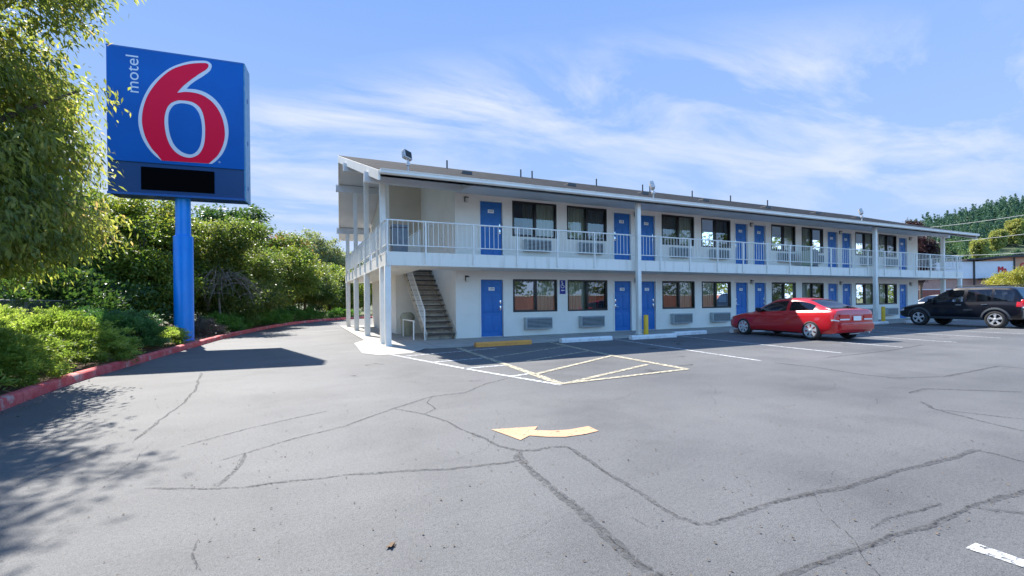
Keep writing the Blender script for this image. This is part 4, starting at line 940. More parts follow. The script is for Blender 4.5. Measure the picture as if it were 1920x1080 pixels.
def suv():
    car = empty('parked_car', (26.66, 9.87, 0), R_(-7.5), 'black sport utility car with grey bumper at the right edge', 'car')
    st = [(-2.26, .46, .92, .74, .70), (-2.22, .40, 1.02, .82, .76), (-2.05, .36, 1.08, .88, .81), (-1.5, .34, 1.085, .905, .83), (-.5, .32, 1.065, .91, .835), (.5, .32, 1.045, .91, .83), (1.0, .32, 1.02, .905, .80), (1.5, .33, .96, .89, .74), (1.9, .36, .89, .85, .66), (2.15, .40, .80, .77, .58), (2.27, .46, .68, .68, .52), (2.3, .5, .62, .62, .5)]
    crown = lambda y: 0. if y < .9 else .05 * min(1, (y - .9) / .3) * (1 if y < 2. else max(0, (2.3 - y) / .3))
    body_mesh(st, crown, (-1.37, 1.34), .355, 'body', ['car_black', 'car_trim'], car)
    gs = [(-2.2, 1.08, .74), (-2.05, 1.30, .69), (-1.88, 1.56, .64), (-1.7, 1.645, .635), (-.9, 1.69, .645), (-.1, 1.69, .645), (.22, 1.64, .64), (.55, 1.48, .67), (.95, 1.20, .75), (1.2, 1.02, .79)]
    greenhouse(gs, st, [(-1.28, -1.20), (-.40, -.28)], (-1.90, .98), .03, 'car_black', 'car_glass', car, (.30, 1.15), (-2.18, -1.84), 'car_glass')
    for y in (-1.37, 1.34):
        for s in (-1, 1): wheel(car, s * .80, y, .355, s, 5, .235, .22)
    d = MB()
    seam(d, st, [(.93, 1.0), (.93, .5), (.86, .1), (-.34, .1), (-.34, .6), (-.34, 1.0)]); seam(d, st, [(-.36, .1), (-.80, .1), (-1.0, .45), (-1.12, .7), (-1.20, 1.0)]); d.build('door_gap', 'car_trim', car)
    for s in (-1, 1):
        cl = MB(); patch(cl, st, -.95, .93, .0, .15, .012, s, 6, 2); cl.build('sill_cladding', 'clad_grey', car, smooth=50)
        for yc in (-1.37, 1.34):                                         # flared arches
            cl = MB()
            for k in range(20):
                a0, a1 = R_(k * 9), R_((k + 1) * 9)
                q = []
                for a_ in (a0, a1):
                    for r2, ex in ((.412, .0), (.415, .022), (.475, .016), (.482, .001)):
                        y = yc + r2 * math.cos(a_); z = .355 + r2 * math.sin(a_); zb, zs = interp(st, y, 1), interp(st, y, 2); x, _ = body_side(st, y, min(1, max(0, (z - zb) / (zs - zb)))); q.append((s * (x + ex), y, z))
                for j in range(3): cl.quad(q[j], q[j + 1], q[4 + j + 1], q[4 + j])
            cl.build('arch_flare', 'clad_grey', car, smooth=50)
    bp = MB(); bp.bbox(-.84, .84, -2.36, -2.08, .40, .80, .06); bp.build('bumper', 'clad_grey', car, smooth=50)
    rk = MB()
    for s in (-1, 1): rk.tube([(s * .56, -1.7, 1.69), (s * .56, -1.6, 1.745), (s * .56, .0, 1.755), (s * .56, .12, 1.70)], .017, 8)
    rk.build('roof_rail', 'car_trim', car, smooth=40)
    for s in (-1, 1):
        for y in (-.16, -1.02):
            h = MB(); x, z = body_side(st, y, .84); h.bbox(s * (x + .015) - .016, s * (x + .015) + .016, y - .10, y + .10, z - .018, z + .018, .008); h.build('door_handle', 'chrome', car, smooth=40)
        mi_ = MB(); x, z = body_side(st, .80, 1.0); mi_.bbox(s * (x + .13) - .10, s * (x + .13) + .10, .78, .90, z + .02, z + .19, .035); mi_.bar((s * x, .84, z + .02), (s * (x + .08), .84, z + .08), .05); mi_.build('mirror', 'car_black', car, smooth=40)
        tl = MB(); patch(tl, st, -2.25, -2.0, .72, .985, .012, s, 5, 3); tl.bbox(s * .74 - .07, s * .74 + .07, -2.275, -2.1, .88, 1.16, .03); tl.build('taillight', 'tail_red', car, smooth=60)
        tb = MB(); tb.bbox(s * .77 - .07, s * .77 + .07, -2.285, -2.1, .82, .875, .01); tb.build('reverse_light', 'lens_clear', car)
        hl = MB(); patch(hl, st, 1.98, 2.27, .62, .95, .008, s, 5, 2); hl.build('headlight', 'lens_clear', car, smooth=60)
    pl = MB(); pl.bbox(-.155, .155, -2.29, -2.262, .82, .96, .004); pl.build('licence_plate', 'plate_white', car)
    it = MB()
    for yy in (-.15, -1.05):
        for s in (-1, 1): it.bbox(s * .37 - .24, s * .37 + .24, yy - .25, yy - .10, .6, 1.38, .06); it.bbox(s * .37 - .12, s * .37 + .12, yy - .25, yy - .15, 1.38, 1.54, .04)
    it.bbox(-.74, .74, .70, 1.0, .7, 1.04, .05); it.build('seats', 'clad_grey', car, smooth=40)
    sw = MB(); sw.tube([(-.37 + .18 * math.cos(a_), .62 + .07 * math.sin(a_), 1.02 + .17 * math.sin(a_)) for a_ in np.linspace(0, 2 * math.pi, 20)], .015, 6); sw.build('steering_wheel', 'car_trim', car)
suv()
# ------------------------------------------------------------------ vegetation
def leaf_mesh(name, cl, rad, per, L_, W_, seed, m, up=.25, droop=.35, crown_c=None, out=.5, flat=1.0, cval=None):
    """cl (M,3) clump centres, rad (M,) clump sizes: leaves scattered round each, as one mesh"""
    g = np.random.default_rng(seed); cl = np.asarray(cl, float); Mn = len(cl); rad = np.broadcast_to(np.asarray(rad, float), (Mn,))
    n = Mn * per; ci = np.repeat(np.arange(Mn), per)
    p = cl[ci] + g.normal(size=(n, 3)) * rad[ci][:, None] * np.array([.55, .55, .42 * flat])
    cc = np.asarray(crown_c if crown_c is not None else cl.mean(0), float)
    o = p - cc; o /= np.linalg.norm(o, axis=1)[:, None] + 1e-6
    ax = o * out + g.normal(size=(n, 3)) * .55 + np.array([0, 0, up - droop * g.random(n).mean()]); ax[:, 2] -= droop * g.random(n); ax /= np.linalg.norm(ax, axis=1)[:, None] + 1e-6
    sd = np.cross(ax, g.normal(size=(n, 3)) * .6 + np.array([0, 0, 1.])); sd /= np.linalg.norm(sd, axis=1)[:, None] + 1e-6
    ll = L_ * g.uniform(.65, 1.25, n)[:, None]; ww = W_ * g.uniform(.7, 1.2, n)[:, None]
    v = np.empty((n, 4, 3)); v[:, 0] = p; v[:, 1] = p + ax * ll * .45 + sd * ww * .5; v[:, 2] = p + ax * ll - np.array([0, 0, 1.]) * ll * .18; v[:, 3] = p + ax * ll * .45 - sd * ww * .5
    me = bpy.data.meshes.new(name); me.vertices.add(n * 4); me.loops.add(n * 4); me.polygons.add(n)
    me.vertices.foreach_set('co', v.reshape(-1)); me.loops.foreach_set('vertex_index', np.arange(n * 4, dtype=np.int32))
    me.polygons.foreach_set('loop_start', np.arange(0, n * 4, 4, dtype=np.int32)); me.polygons.foreach_set('loop_total', np.full(n, 4, np.int32))
    a = me.attributes.new('clump', 'FLOAT', 'FACE'); cv = g.random(Mn) if cval is None else np.clip(np.asarray(cval) + g.normal(size=Mn) * .10, 0, 1); a.data.foreach_set('value', cv[ci].astype(np.float32))
    me.materials.append(M[m]); me.update(calc_edges=True); me.validate()
    return me
def clumps(blobs, n, seed, shell=.55, noise=.09):
    """clump centres spread through ellipsoids (c, r), denser near their skins"""
    g = np.random.default_rng(seed); vol = np.array([b[1][0] * b[1][1] * b[1][2] for b in blobs]) ** .72; vol /= vol.sum(); out = []
    for (c, r), f in zip(blobs, vol):
        k = max(2, int(n * f)); d = g.normal(size=(k, 3)); d /= np.linalg.norm(d, axis=1)[:, None]
        out.append(np.array(c) + d * (shell + (1 - shell) * g.random(k) ** .6)[:, None] * np.array(r) * (1 + g.normal(size=(k, 1)) * noise))
    return np.concatenate(out)
def trunk_mb(h, r, limbs, seed, lean=(0, 0), base=0.):
    rr = random.Random(seed); mb = MB(); pts = []
    for i in range(6):
        t = i / 5; pts.append((lean[0] * t + rr.uniform(-.04, .04) * h * .2 * t, lean[1] * t + rr.uniform(-.04, .04) * h * .2 * t, base + h * t))
    mb.tube(pts, [r * (1.25 - .75 * i / 5) for i in range(6)], 10)
    for e in limbs:
        s = Vector(pts[rr.choice((2, 3, 4))]); e = Vector(e); mid = s.lerp(e, .5) + Vector((rr.uniform(-.2, .2), rr.uniform(-.2, .2), .25))
        mb.tube([s, s.lerp(mid, .6), mid, mid.lerp(e, .6) + Vector((0, 0, .05)), e], [r * .5, r * .42, r * .33, r * .2, r * .08], 7)
    return mb
def tree(name, loc, blobs, h, r, n, per, L_, W_, m, seed, label, cat='tree', group=None, rad=.45, up=.25, droop=.35, trunk='bark', nl=9, zfloor=None, out=.5):
    t = empty(name, loc, 0, label, cat, group)
    cl = clumps(blobs, n, seed)
    if zfloor is not None: cl[:, 2] = np.maximum(cl[:, 2], zfloor + np.random.default_rng(seed).random(len(cl)) * .5)
    cc = np.average([b[0] for b in blobs], axis=0)
    o = bpy.data.objects.new('crown', leaf_mesh(name + '_crown', cl, rad, per, L_, W_, seed, m, up, droop, cc, out)); COL.objects.link(o); o.parent = t
    g = np.random.default_rng(seed + 9); idx = g.choice(len(cl), min(nl, len(cl)), replace=False)
    trunk_mb(h, r, [tuple(cl[i] * .93 + cc * .07) for i in idx], seed).build('trunk', trunk, t, smooth=50)
    return t
# the big tree at the left edge
tree('broadleaf_tree', (-6.6, 9.6, .08),
     [((-.3, 0, 5.6), (3.0, 3.0, 3.4)), ((1.5, .9, 4.3), (1.75, 1.6, 1.6)), ((1.9, .2, 2.9), (1.6, 1.7, 1.25)), ((.3, -1.6, 3.0), (2.3, 1.8, 1.7)), ((-1.0, -3.0, 5.4), (2.6, 2.2, 2.6)), ((-2, 1, 7.4), (2.6, 2.4, 2.2)), ((1.2, -.6, 2.2), (2.0, 1.6, 1.1)), ((2.1, .9, 2.7), (1.25, .9, .8)), ((2.35, .3, 6.9), (1.25, 1.5, 1.0)), ((2.3, -1.5, 7.4), (1.5, 1.6, .9)), ((2.5, -2.9, 7.6), (1.2, 1.2, .8)), ((.6, -1.0, 7.8), (2.2, 2.0, 1.6)), ((1.55, .9, 4.5), (1.6, 1.6, 1.5))],
     4.0, .2, 2350, 115, .115, .042, 'leaf_big', 11, 'tall leafy green tree with drooping pinkish tips at the left edge', rad=.34, droop=.6, up=.1, nl=18)
def spot(px, F):            # a place given by its bearing from the viewpoint and its distance
    r = (px - 960) / FPX; return (cR * r + cF) * F
def blobs_for(rx, zlo, zhi, k, seed):
    rr = random.Random(seed); out = []; zc = (zlo + zhi) / 2; hz = (zhi - zlo) / 2
    out.append(((0, 0, zc), (rx * .8, rx * .8, hz * .85)))
    for i in range(k):
        a = rr.uniform(0, 6.28); q = rr.uniform(.45, .8) * rx; z = zc + rr.uniform(-.6, .75) * hz; s = rr.uniform(.35, .55)
        out.append(((math.cos(a) * q, math.sin(a) * q, z), (rx * s, rx * s, hz * s * .85)))
    return out
def sedan():
    car = empty('parked_car', (*spot(1757, 32.5).xy, 0), R_(72), 'white sedan parked farther back, seen beyond the end of the motel', 'car')
    st = [(-2.3, .42, .80, .62, .55), (-2.2, .3, .95, .78, .7), (-1.7, .22, 1.0, .85, .73), (-.5, .2, .95, .87, .76), (.8, .2, .90, .87, .75), (1.6, .22, .80, .83, .66), (2.1, .28, .68, .74, .56), (2.25, .38, .56, .6, .5)]
    body_mesh(st, lambda y: .02, (-1.35, 1.4), .31, 'body', ['car_white', 'car_trim'], car, 40)
    gs = [(-1.8, 1.0, .66), (-1.1, 1.34, .56), (-.3, 1.42, .56), (.1, 1.38, .56), (1.05, .9, .72)]
    greenhouse(gs, st, [(-.45, -.35)], (-1.3, .8), .03, 'car_white', 'car_glass_dark', car, (.15, 1.0), (-1.72, -1.1))
    for y in (-1.35, 1.4):
        for s in (-1, 1): wheel(car, s * .78, y, .31, s, 6, .2)
    for s in (-1, 1):
        h = MB(); patch(h, st, 1.95, 2.22, .62, .95, .008, s, 5, 2); h.build('headlight', 'lens_clear', car)
        h = MB(); patch(h, st, 1.98, 2.2, .48, .60, .008, s, 4, 1); h.build('turn_signal', 'amber', car)
sedan()

def place_tree(px, F, rx, zlo, zhi, m, seed, label, name='broadleaf_tree', n=170, per=60, L_=.15, W_=.075, rad=.36, group='trees along the planted bed', **kw):
    p = spot(px, F); return tree(name, (p.x, p.y, .06), blobs_for(rx, zlo, zhi, 9, seed), max(.6, (zlo + zhi) / 2), .11, int(n * 1.9), per, L_, W_, m, seed, label, group=group, rad=rad, **kw)
place_tree(262, 18.0, 2.3, .9, 5.6, 'leaf_yellow', 21, 'yellow green leafy tree just left of the blue sign pole', n=280, per=70, zfloor=.8)
place_tree(395, 21.5, 2.2, .5, 5.0, 'leaf_mid', 22, 'rounded olive green tree just right of the blue sign pole', n=240, per=70, zfloor=.5)
place_tree(402, 29, 3.0, 1.5, 7.7, 'leaf_dark', 23, 'dark green dense tree rising behind, just below the right end of the sign', n=260, per=60, L_=.22, W_=.11)
place_tree(330, 25, 2.8, .6, 5.8, 'leaf_dark', 24, 'dark shaded tree directly behind the blue sign pole', n=220, per=60, L_=.2, W_=.1)
place_tree(110, 17.5, 2.7, .4, 4.6, 'leaf_mid', 32, 'green tree behind the fence, below the crown of the big tree', n=240, per=65, zfloor=.4)
place_tree(190, 16.5, 1.9, .5, 3.9, 'leaf_yellow', 33, 'bright bushy tree behind the back junipers, left of the pole', n=220, per=65, zfloor=.5)
place_tree(468, 24.5, 1.8, .9, 4.3, 'leaf_mid', 25, 'low bushy green tree with bright leaves above the clipped hedge', n=200, per=60)
place_tree(506, 31, 2.3, 2.0, 6.0, 'leaf_red', 26, 'tree with reddish orange leaf tips among the green trees', n=220, per=60, L_=.18, W_=.09)
place_tree(532, 30, 2.0, 1.0, 4.7, 'leaf_yellow', 27, 'small yellowish tree with slim trunks right of the reddish one', n=190, per=60)
place_tree(572, 34, 2.3, 1.0, 4.6, 'leaf_mid', 28, 'light green multi stemmed tree near the bend of the red kerb', n=190, per=60, L_=.19, W_=.09)
place_tree(618, 40, 2.5, .7, 4.3, 'leaf_mid', 29, 'green tree at the far bend, left of the first white column', n=190, per=60, L_=.2, W_=.1)
place_tree(668, 46, 3.0, .3, 4.6, 'leaf_yellow', 30, 'yellow green tree seen between the white balcony columns', n=190, per=60, L_=.22, W_=.11)
place_tree(710, 52, 3.2, .3, 4.8, 'leaf_mid', 31, 'green tree glimpsed behind the innermost white columns', n=170, per=50, L_=.24, W_=.12)
for i, (px, F, rx, zt, la) in enumerate(((560, 66, 3.2, 11.4, 'pale grey green poplar at the left of the far pale row'), (588, 70, 3.0, 12.2, 'tallest pale poplar in the middle of the far row'), (615, 73, 3.2, 11.2, 'pale poplar behind the far bend of the drive'), (642, 76, 3.2, 10.2, 'pale poplar at the right of the row, next to the balcony'))):
    place_tree(px, F, rx, 1, zt, 'leaf_pale', 40 + i, la, 'poplar_tree', n=150, per=50, L_=.34, W_=.2, rad=.6, group='far pale poplars')
# leaning bare shrub beside the pole
bb = empty('bare_shrub', (*spot(410, 20.3).xy, .08), 0, 'leafless grey arching twiggy shrub in front of the olive tree', 'shrub'); mb = MB(); rr = random.Random(8)
for k in range(26):
    a = rr.uniform(-.9, 2.4) - math.pi / 2; q = Vector((0, 0, 1.9 + rr.uniform(-.2, .3))); pts = [q.copy()]; d = Vector((math.cos(a) * .5, math.sin(a) * .5, 1.))
    for i in range(8):
        d += Vector((rr.uniform(-.25, .25), rr.uniform(-.25, .25), -.30)); q = q + d.normalized() * .29; pts.append(q.copy())
        if i > 1:
            e = q + Vector((rr.uniform(-.5, .5), rr.uniform(-.5, .5), rr.uniform(-.25, .3))); mb.tube([q, q.lerp(e, .5) + Vector((0, 0, .06)), e], [.007, .005, .003], 4, False)
    mb.tube(pts, [.022 - .0022 * i for i in range(9)], 5, False)
mb.tube([(0, 0, 0), (.05, .02, .7), (.02, -.03, 1.4), (0, 0, 2.1)], [.06, .05, .045, .03], 7)
mb.build('branches', 'twig', bb)
def mound(name, loc, rx, ry, h, m, seed, label, group, L_=.085, W_=.022, n=220, per=55, rz=0, rad=.10, cat='shrub'):
    g = np.random.default_rng(seed); k = n; u = g.random(k) ** .5; a = g.random(k) * 2 * np.pi
    lump = 1 + .16 * np.sin(3 * a + seed) + .10 * np.sin(7 * a + 2 * seed)
    x = np.cos(a) * u * rx * lump; y = np.sin(a) * u * ry * lump; z = h * np.sqrt(np.clip(1 - u ** 2.4, 0, 1)) * (.86 + .22 * np.sin(x * 3.1 + seed) * np.cos(y * 2.7)) + .06
    ex = np.where(g.random(k) < .3, g.uniform(1.05, 1.28, k), 1.); x = x * ex; y = y * ex; z = z * (1 + (ex - 1) * .8)
    low = g.random(k) < .25; z = np.where(low, z * g.uniform(.3, .9, k), z)
    t = empty(name, loc, rz, label, cat, group)
    o = bpy.data.objects.new('foliage', leaf_mesh(name + '_foliage', np.stack([x, y, z], 1), rad, per, L_, W_, seed, m, up=.55, droop=.25, crown_c=(0, 0, -.2), out=.9, flat=.7)); COL.objects.link(o); o.parent = t
    mb = MB(); rr = random.Random(seed)
    for i in range(12):
        a_ = rr.uniform(0, 6.28); q = rr.uniform(.4, .85); mb.tube([(0, 0, 0), (math.cos(a_) * rx * q * .5, math.sin(a_) * ry * q * .5, h * .45), (math.cos(a_) * rx * q, math.sin(a_) * ry * q, h * .7 * (1 - q * .5))], [.03, .022, .008], 6)
    mb.build('stems', 'bark', t)
JG = 'spreading junipers behind the red kerb'
for x, y, rx, ry, h, m_, sd_, n_, la in (
        (-4.85, 7.1, 1.15, 1.5, .92, 'leaf_juniper', 51, 620, 'spreading bright green juniper at the left border, shaded by the big tree'),
        (-4.75, 9.6, 1.1, 1.5, .86, 'leaf_juniper', 52, 620, 'bright yellow green juniper mound in the sun, nearest the bend of the kerb'),
        (-4.65, 12.1, 1.1, 1.5, .84, 'leaf_juniper', 57, 620, 'sunlit juniper mound between the bright one and the dark one by the pole'),
        (-6.7, 10.6, 1.5, 1.8, 1.12, 'leaf_juniper', 53, 620, 'broad light green juniper at the back of the bed near the fence'),
        (-6.5, 13.8, 1.6, 1.8, 1.12, 'leaf_juniper', 58, 620, 'light green juniper at the back, behind the dark juniper'),
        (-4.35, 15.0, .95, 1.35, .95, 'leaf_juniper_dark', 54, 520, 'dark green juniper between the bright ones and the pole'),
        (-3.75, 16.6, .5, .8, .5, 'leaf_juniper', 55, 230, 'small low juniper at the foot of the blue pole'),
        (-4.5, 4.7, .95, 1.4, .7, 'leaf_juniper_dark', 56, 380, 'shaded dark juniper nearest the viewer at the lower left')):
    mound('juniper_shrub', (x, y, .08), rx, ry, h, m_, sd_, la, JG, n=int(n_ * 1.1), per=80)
HG = 'low hedge plants along the red kerb'
hp = along(KP, .1); li = [('low dark green hedge plant nearest the dry brown bush', 22.9), ('low hedge plant, second past the dry bush', 25.0), ('low hedge plant below the bushy bright tree', 27.1), ('low hedge plant before the slim tree trunks', 29.2), ('low hedge plant just short of the kerb bend', 31.3), ('low hedge plant at the kerb bend', 33.4), ('low hedge plant past the bend, left of the far columns', 35.5), ('low hedge plant seen beside the farthest column', 38.0)]
for i, (la, yy) in enumerate(li):
    p, d = min(hp, key=lambda q: abs(q[0].y - yy) + (100 if q[0].x > 8 else 0)); nn = Vector((-d.y, d.x)); c = p + nn * .95
    mound('hedge_plant', (c.x, c.y, .07), 1.35, .75, .62 + .05 * (i % 3), 'leaf_hedge', 60 + i, la, HG, L_=.09, W_=.045, n=150, per=50, rz=math.atan2(d.y, d.x), rad=.17)
mound('dry_shrub', (-3.35, 20.6, .08), .62, .95, .5, 'leaf_dry', 71, 'dry grey brown low shrub right of the pole base', None, L_=.08, W_=.016, n=130, per=50)
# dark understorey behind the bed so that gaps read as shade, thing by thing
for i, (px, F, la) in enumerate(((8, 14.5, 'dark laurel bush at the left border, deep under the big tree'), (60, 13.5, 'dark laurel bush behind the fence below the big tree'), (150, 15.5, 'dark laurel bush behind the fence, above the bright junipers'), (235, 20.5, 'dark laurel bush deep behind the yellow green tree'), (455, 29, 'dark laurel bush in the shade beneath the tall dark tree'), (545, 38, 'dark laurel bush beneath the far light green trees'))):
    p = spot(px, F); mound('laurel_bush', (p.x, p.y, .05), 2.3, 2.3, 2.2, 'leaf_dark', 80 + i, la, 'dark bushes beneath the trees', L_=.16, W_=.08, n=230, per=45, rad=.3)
# mulch litter in the bed
g = np.random.default_rng(4); lm = MB()
for k in range(2600):
    p, d = hp[int(g.integers(330, 800)) % len(hp)]; nn = Vector((-d.y, d.x)); q = p + nn * (.2 + 2.6 * g.random()); a = g.random() * 6.28; l2 = g.uniform(.02, .06); wq = g.uniform(.006, .018); z = .085 + g.random() * .03
    c, s = math.cos(a), math.sin(a); t1 = g.uniform(-.02, .02)
    lm.quad((q.x - c * l2 - s * wq, q.y - s * l2 + c * wq, z - t1), (q.x - c * l2 + s * wq, q.y - s * l2 - c * wq, z - t1), (q.x + c * l2 + s * wq, q.y + s * l2 - c * wq, z + t1), (q.x + c * l2 - s * wq, q.y + s * l2 + c * wq, z + t1))
tag(lm.build('bark_mulch', 'litter'), 'brown bark chips and fallen leaves over the planted bed', 'mulch', kind='stuff')
# grit, twigs and leaf scraps on the paving
mat('grit', (.06, .055, .05), .9, (.16, .12, .08), 30); gm = MB(); g = np.random.default_rng(14)
for k in range(2600):
    if k < 900: p, d = hp[int(g.integers(330, 800)) % len(hp)]; nn = Vector((-d.y, d.x)); q = p - nn * abs(g.normal() * .16 + .06); x, y = q.x, q.y
    else:
        x, y = g.uniform(-2.6, 5.5), 1.3 + 7 * g.random() ** 1.6
    a = g.random() * 6.28; r1 = g.uniform(.003, .011) * (1 + (k < 900) * .8); r2 = r1 * g.uniform(.3, .9); z = .0062; c, s_ = math.cos(a), math.sin(a)
    gm.add([(x - c * r1, y - s_ * r1, z), (x + s_ * r2, y - c * r2, z + r2 * .6), (x + c * r1, y + s_ * r1, z), (x - s_ * r2, y + c * r2, z + .001)], [(0, 1, 2, 3)])
tag(gm.build('paving_grit', 'grit'), 'fine grit and leaf scraps scattered over the asphalt and along the kerb', 'litter', kind='stuff')
# chain link fence behind the bed
def chainlink():
    m = bpy.data.materials.new('chainlink'); m.use_nodes = True; n = m.node_tree.nodes; l = m.node_tree.links; b = n['Principled BSDF']; b.inputs['Base Color'].default_value = (.30, .31, .31, 1); b.inputs['Roughness'].default_value = .5
    t = n.new('ShaderNodeTexCoord'); s = n.new('ShaderNodeSeparateXYZ'); l.new(t.outputs['Object'], s.inputs[0])
    def mm(op, a, c):
        x = n.new('ShaderNodeMath'); x.operation = op
        for i, v in enumerate((a, c)):
            if v is None: continue
            if isinstance(v, (int, float)): x.inputs[i].default_value = v
            else: l.new(v, x.inputs[i])
        return x.outputs[0]
    res = None
    for o in ('ADD', 'SUBTRACT'):
        f = mm('FRACT', mm('MULTIPLY', mm(o, s.outputs[1], s.outputs[2]), 13.), None); q = mm('LESS_THAN', f, .09); res = q if res is None else mm('MAXIMUM', res, q)
    l.new(res, b.inputs['Alpha']); M['chainlink'] = m
chainlink()
fence = empty('chain_link_fence', (-7.9, 4, 0), R_(-7), 'low grey chain link fence on slim posts behind the junipers', 'fence')
MB().quad((0, 0, .08), (0, 34, .08), (0, 34, 1.42), (0, 0, 1.42)).build('wire_mesh', 'chainlink', fence); mat('fence_metal', (.16, .17, .17), .6, (.12, .125, .125), 8)
MB().tube([(0, 0, 1.44), (0, 34, 1.44)], .018, 8).build('top_rail', 'fence_metal', fence)
for i in range(15): MB().tube([(.04, i * 2.4, 0), (.04, i * 2.4, 1.52)], .03, 8).build('fence_post', 'fence_metal', fence, smooth=40)

# ------------------------------------------------------------------ right background: store, street trees, wires, hill
def rel(px, py, F): r = (px - 960) / FPX; p = (cR * r + cF) * F; return Vector((p.x, p.y, CAM_H + (555.5 - py) / FPX * F))
SP = spot(1850, 62); store = empty('store_building', (SP.x, SP.y, 0), -YAW, 'low store with white panel front, red letters and peach gable', 'building')
k = 62 / FPX
def sx(px): return (px - 1850) * k
def sz(py): return CAM_H + (555.5 - py) * k
mb = MB(); mb.box(sx(1650), sx(1868), 0, 14, 0, sz(522)); mb.box(sx(1868), sx(2300), .6, 14, 0, sz(500)); mb.build('wall', 'tan_wall', store)
MB().box(sx(1650), sx(1893), -.5, 0, sz(522), sz(490.5)).build('fascia_panel', 'store_white', store)
mb = MB(); mb.poly([(sx(1828), -.3, sz(490)), (sx(1893), -.3, sz(490)), (sx(1893), -.3, sz(482))]); mb.box(sx(1893.5), sx(2300), -.2, .5, sz(518), sz(483)); mb.build('gable', 'peach', store)
mb = MB(); q = [(sx(1800), sz(489), sz(486)), (sx(1893), sz(483), sz(479)), (sx(2300), sz(476), sz(470))]
for (x0, a0, b0), (x1, a1, b1) in zip(q[:-1], q[1:]):
    mb.add([(x0, -1, a0), (x1, -1, a1), (x1, -1, b1), (x0, -1, b0), (x0, 14, a0), (x1, 14, a1), (x1, 14, b1), (x0, 14, b0)], [(0, 1, 2, 3), (7, 6, 5, 4), (0, 4, 5, 1), (3, 2, 6, 7), (0, 3, 7, 4), (1, 5, 6, 2)])
mb.box(sx(1818), sx(1820.5), -.62, -.52, 0, sz(489)); mb.box(sx(1832), sx(1834), -1.5, -1.4, 0, sz(523)); mb.box(sx(1826), sx(1846), -1.6, -.52, sz(524.5), sz(522)); mb.box(sx(1893), sx(1895), -.62, -.51, sz(518), sz(484))
mb.build('roof', 'dark_trim', store)
vs, fs = text_mesh('Ma', 1.15, .06); mb = MB(); mb.add([(sx(1871.5) + v.x * .85, -.57 - v.z, sz(506.5) + v.y) for v in vs], fs); mb.build('lettering', 'sign_letter', store)
vs, fs = text_mesh('C', 1.3, .06); mb = MB(); mb.add([(sx(1915) + v.x, -.27 - v.z, sz(500.5) + v.y) for v in vs], fs); mb.build('lettering', 'sign_letter', store)
mb = MB()
for i in range(7):
    x = sx(1852 + i * 12); mb.mi(0).box(x, x + .62, -.04 + (.6 if x > sx(1868) else 0), .02 + (.6 if x > sx(1868) else 0), .2, sz(528))
mb.build('shop_window', 'car_glass_dark', store)
BP = spot(1770, 52); t = empty('brick_wall', (BP.x, BP.y, 0), -YAW, 'low dark red brick wall beyond the end of the motel', 'wall')
k2 = 52 / FPX; MB().box((1690 - 1770) * k2, (1850 - 1770) * k2, 0, .3, 0, CAM_H + 13 * k2).build('brickwork', 'brick', t); MB().box((1690 - 1770) * k2, (1850 - 1770) * k2, -.04, .34, CAM_H + 13.0 * k2, CAM_H + 14.6 * k2).build('coping', 'store_white', t)
p = spot(1902, 40); tree('street_tree', (p.x, p.y, 0), blobs_for(2.1, 1.7, 3.6, 6, 91), 2.2, .09, 170, 60, .16, .08, 'leaf_lime', 91, 'small yellow green street tree in front of the store', rad=.3)
p = spot(1727, 47); tree('purple_leaf_tree', (p.x, p.y, 0), blobs_for(1.05, 2.6, 7.6, 7, 92), 5.0, .12, 190, 60, .2, .12, 'leaf_purple', 92, 'purple leaved tree seen past the end wall of the motel', rad=.34)
p = spot(1704, 53); tree('purple_leaf_tree', (p.x, p.y, 0), blobs_for(.9, 8.2, 9.9, 5, 93), 8.3, .16, 40, 50, .26, .14, 'leaf_purple', 93, 'dark treetop poking just above the motel roof line', rad=.4)
for i, (y0, y1, la) in enumerate(((425, 398, 'uppermost overhead wire crossing before the hill'), (455, 434, 'middle overhead wire across the wooded hill'), (478, 470, 'lowest overhead wire just above the store roof'))):
    a = rel(1745, y0, 70); b = rel(2100, y1 - (y0 - y1) * .9, 48); pts = [a.lerp(b, s) - Vector((0, 0, 1.2 * 4 * s * (1 - s) * .25)) for s in np.linspace(0, 1, 14)]
    tag(MB().tube(pts, .028, 5).build('overhead_wire', 'wire'), la, 'wire', 'overhead wires at the right')

# hill terrain
def hill_h(u, F):
    q = np.clip((u - .74) / .12, 0, 1); a = (73 + (u - .909) * 112) * q * q * (3 - 2 * q); t = np.clip((F - 190) / 330, 0, 1); return a * t * t * (3 - 2 * t)
US = np.linspace(.70, 2.3, 60); FS = np.linspace(190, 800, 40); hv = []
for u in US:
    for F in FS:
        p = (cR * float(u) + cF) * float(F); hv.append((p.x, p.y, float(hill_h(u, F)) - .02))
n = len(FS); MB().add(hv, [(i * n + j, (i + 1) * n + j, (i + 1) * n + j + 1, i * n + j + 1) for i in range(len(US) - 1) for j in range(n - 1)]).build('hill', 'hill_ground', smooth=60)['kind'] = 'structure'
g = np.random.default_rng(77)
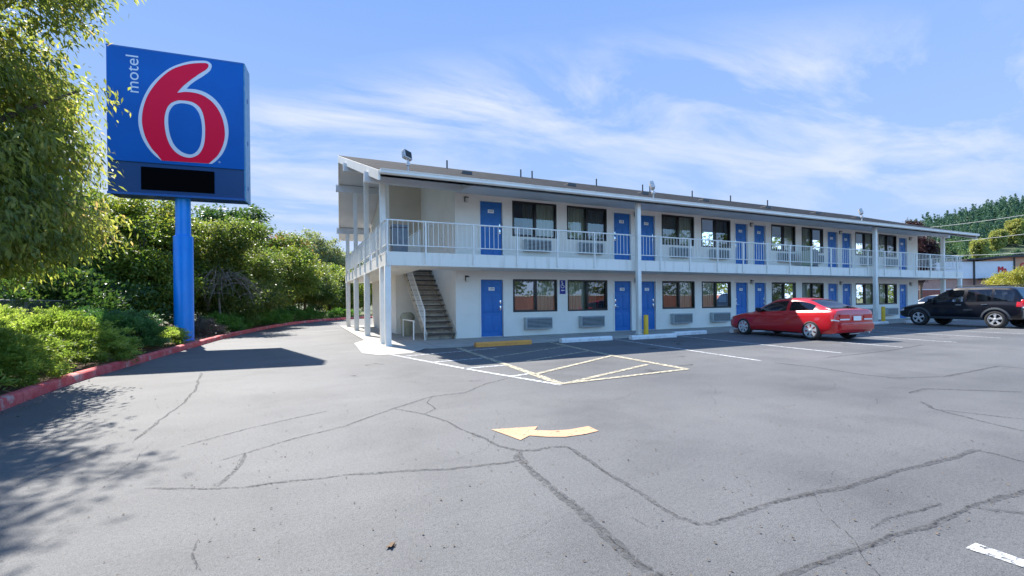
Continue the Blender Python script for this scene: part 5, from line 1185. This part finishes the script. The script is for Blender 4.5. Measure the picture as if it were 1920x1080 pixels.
# conifer template: tiers of drooping leaf faces
def conifer_cl(h, r, seed):
    q = np.random.default_rng(seed); out = []; rd = []
    for i in range(13):
        t = (i + .5) / 13; rr2 = r * (1 - t) ** .8 + .15; k = max(2, int(7 * (1 - t)) + 2)
        for j in range(k):
            a = q.random() * 6.28; out.append((math.cos(a) * rr2 * q.uniform(.35, .9), math.sin(a) * rr2 * q.uniform(.35, .9), h * (.10 + .9 * t) + q.normal() * .3)); rd.append(max(.35, rr2 * .45))
    return np.array(out), np.array(rd)
C_, W2, Rr, Cv = [], [], [], []
for k in range(1150):
    u = g.uniform(.84, 1.62); F = 330 + 250 * g.random(); p = (cR * u + cF) * F; h = g.uniform(10, 19) * (1.15 if g.random() < .15 else 1); a, b = conifer_cl(h, h * g.uniform(.19, .27), int(g.integers(1e6))); sel = g.random(len(a)) < .75
    C_.append(a[sel] + np.array([p.x, p.y, float(hill_h(u, F)) - 1])); Rr.append(b[sel]); Cv.append(np.full(int(sel.sum()), g.random()))
me = leaf_mesh('hillside_forest', np.concatenate(C_), np.concatenate(Rr), 8, 1.3, .75, 5, 'leaf_conifer', up=.0, droop=.5, out=.0, cval=np.concatenate(Cv))
o = bpy.data.objects.new('hillside_forest', me); COL.objects.link(o); tag(o, 'dark conifer forest covering the hill at the right', 'forest', kind='stuff')
C_, Rr, Cv = [], [], []
for k in range(520):
    u = g.uniform(.84, 1.62); F = 205 + 190 * g.random() ** 1.3; p = (cR * u + cF) * F; r = g.uniform(2.6, 6.0); a = clumps([((p.x, p.y, float(hill_h(u, F)) + r * .8), (r, r, r * 1.15))], int(16 + r * 4), int(g.integers(1e6))); C_.append(a); Rr.append(np.full(len(a), r * .3)); Cv.append(np.full(len(a), g.random() ** 1.4))
me = leaf_mesh('hillside_woods', np.concatenate(C_), np.concatenate(Rr), 14, 1.0, .7, 6, 'leaf_hill', out=.2, cval=np.concatenate(Cv))
o = bpy.data.objects.new('hillside_woods', me); COL.objects.link(o); tag(o, 'broadleaf woods on the lower slope of the hill', 'woods', kind='stuff')
for i, (px, py, F, r, la) in enumerate(((1906, 422, 330, 5.0, 'yellowish broadleaf tree high on the hill at the right edge'), (1872, 440, 300, 3.6, 'yellow green broadleaf tree halfway up the wooded hill'), (1838, 457, 260, 3.0, 'light green broadleaf tree low on the wooded hill'))):
    q = rel(px, py, F); u = (px - 960) / FPX; zb = float(hill_h(u, F)); tree('broadleaf_tree', (q.x, q.y, zb), [((0, 0, q.z - zb), (r, r, r * .85)), ((r * .5, 0, q.z - zb - r * .5), (r * .8, r * .8, r * .7)), ((-r * .5, 0, q.z - zb - r * .8), (r * .9, r * .9, r * .8)), ((0, 0, max(1.5, q.z - zb - r * 1.7)), (r * .9, r * .9, r))], max(2, q.z - zb), .3, 190, 30, 1.1, .7, 'leaf_hill_yellow', 95 + i, la, rad=.9, group='lighter trees on the hill')

# ------------------------------------------------------------------ across the lot behind the viewpoint (mirrored in the panes)
t = empty('boundary_wall', (10, -22, 0), 0, 'long low red wall across the lot, mirrored in the window panes', 'wall'); MB().box(-30, 60, 0, .3, 0, 1.9).build('wall_face', 'red_wall', t); MB().box(-30, 60, -.05, .35, 1.9, 2.0).build('coping', 'store_white', t)

g = np.random.default_rng(31); cl = clumps([((x, -29 + g.normal() * 1.5, (3.6 if x < 30 else 6.5) + g.normal() * .8), (3.6, 2.4, (3.6 if x < 30 else 6.6) + g.random() * 1.8)) for x in np.arange(-24, 150, 4.4)], 1900, 9)
o = bpy.data.objects.new('tree_belt', leaf_mesh('tree_belt', cl, .8, 26, .5, .34, 12, 'leaf_mid', out=.3)); COL.objects.link(o); tag(o, 'belt of trees beyond the red wall, mirrored in the panes', 'trees', kind='stuff')
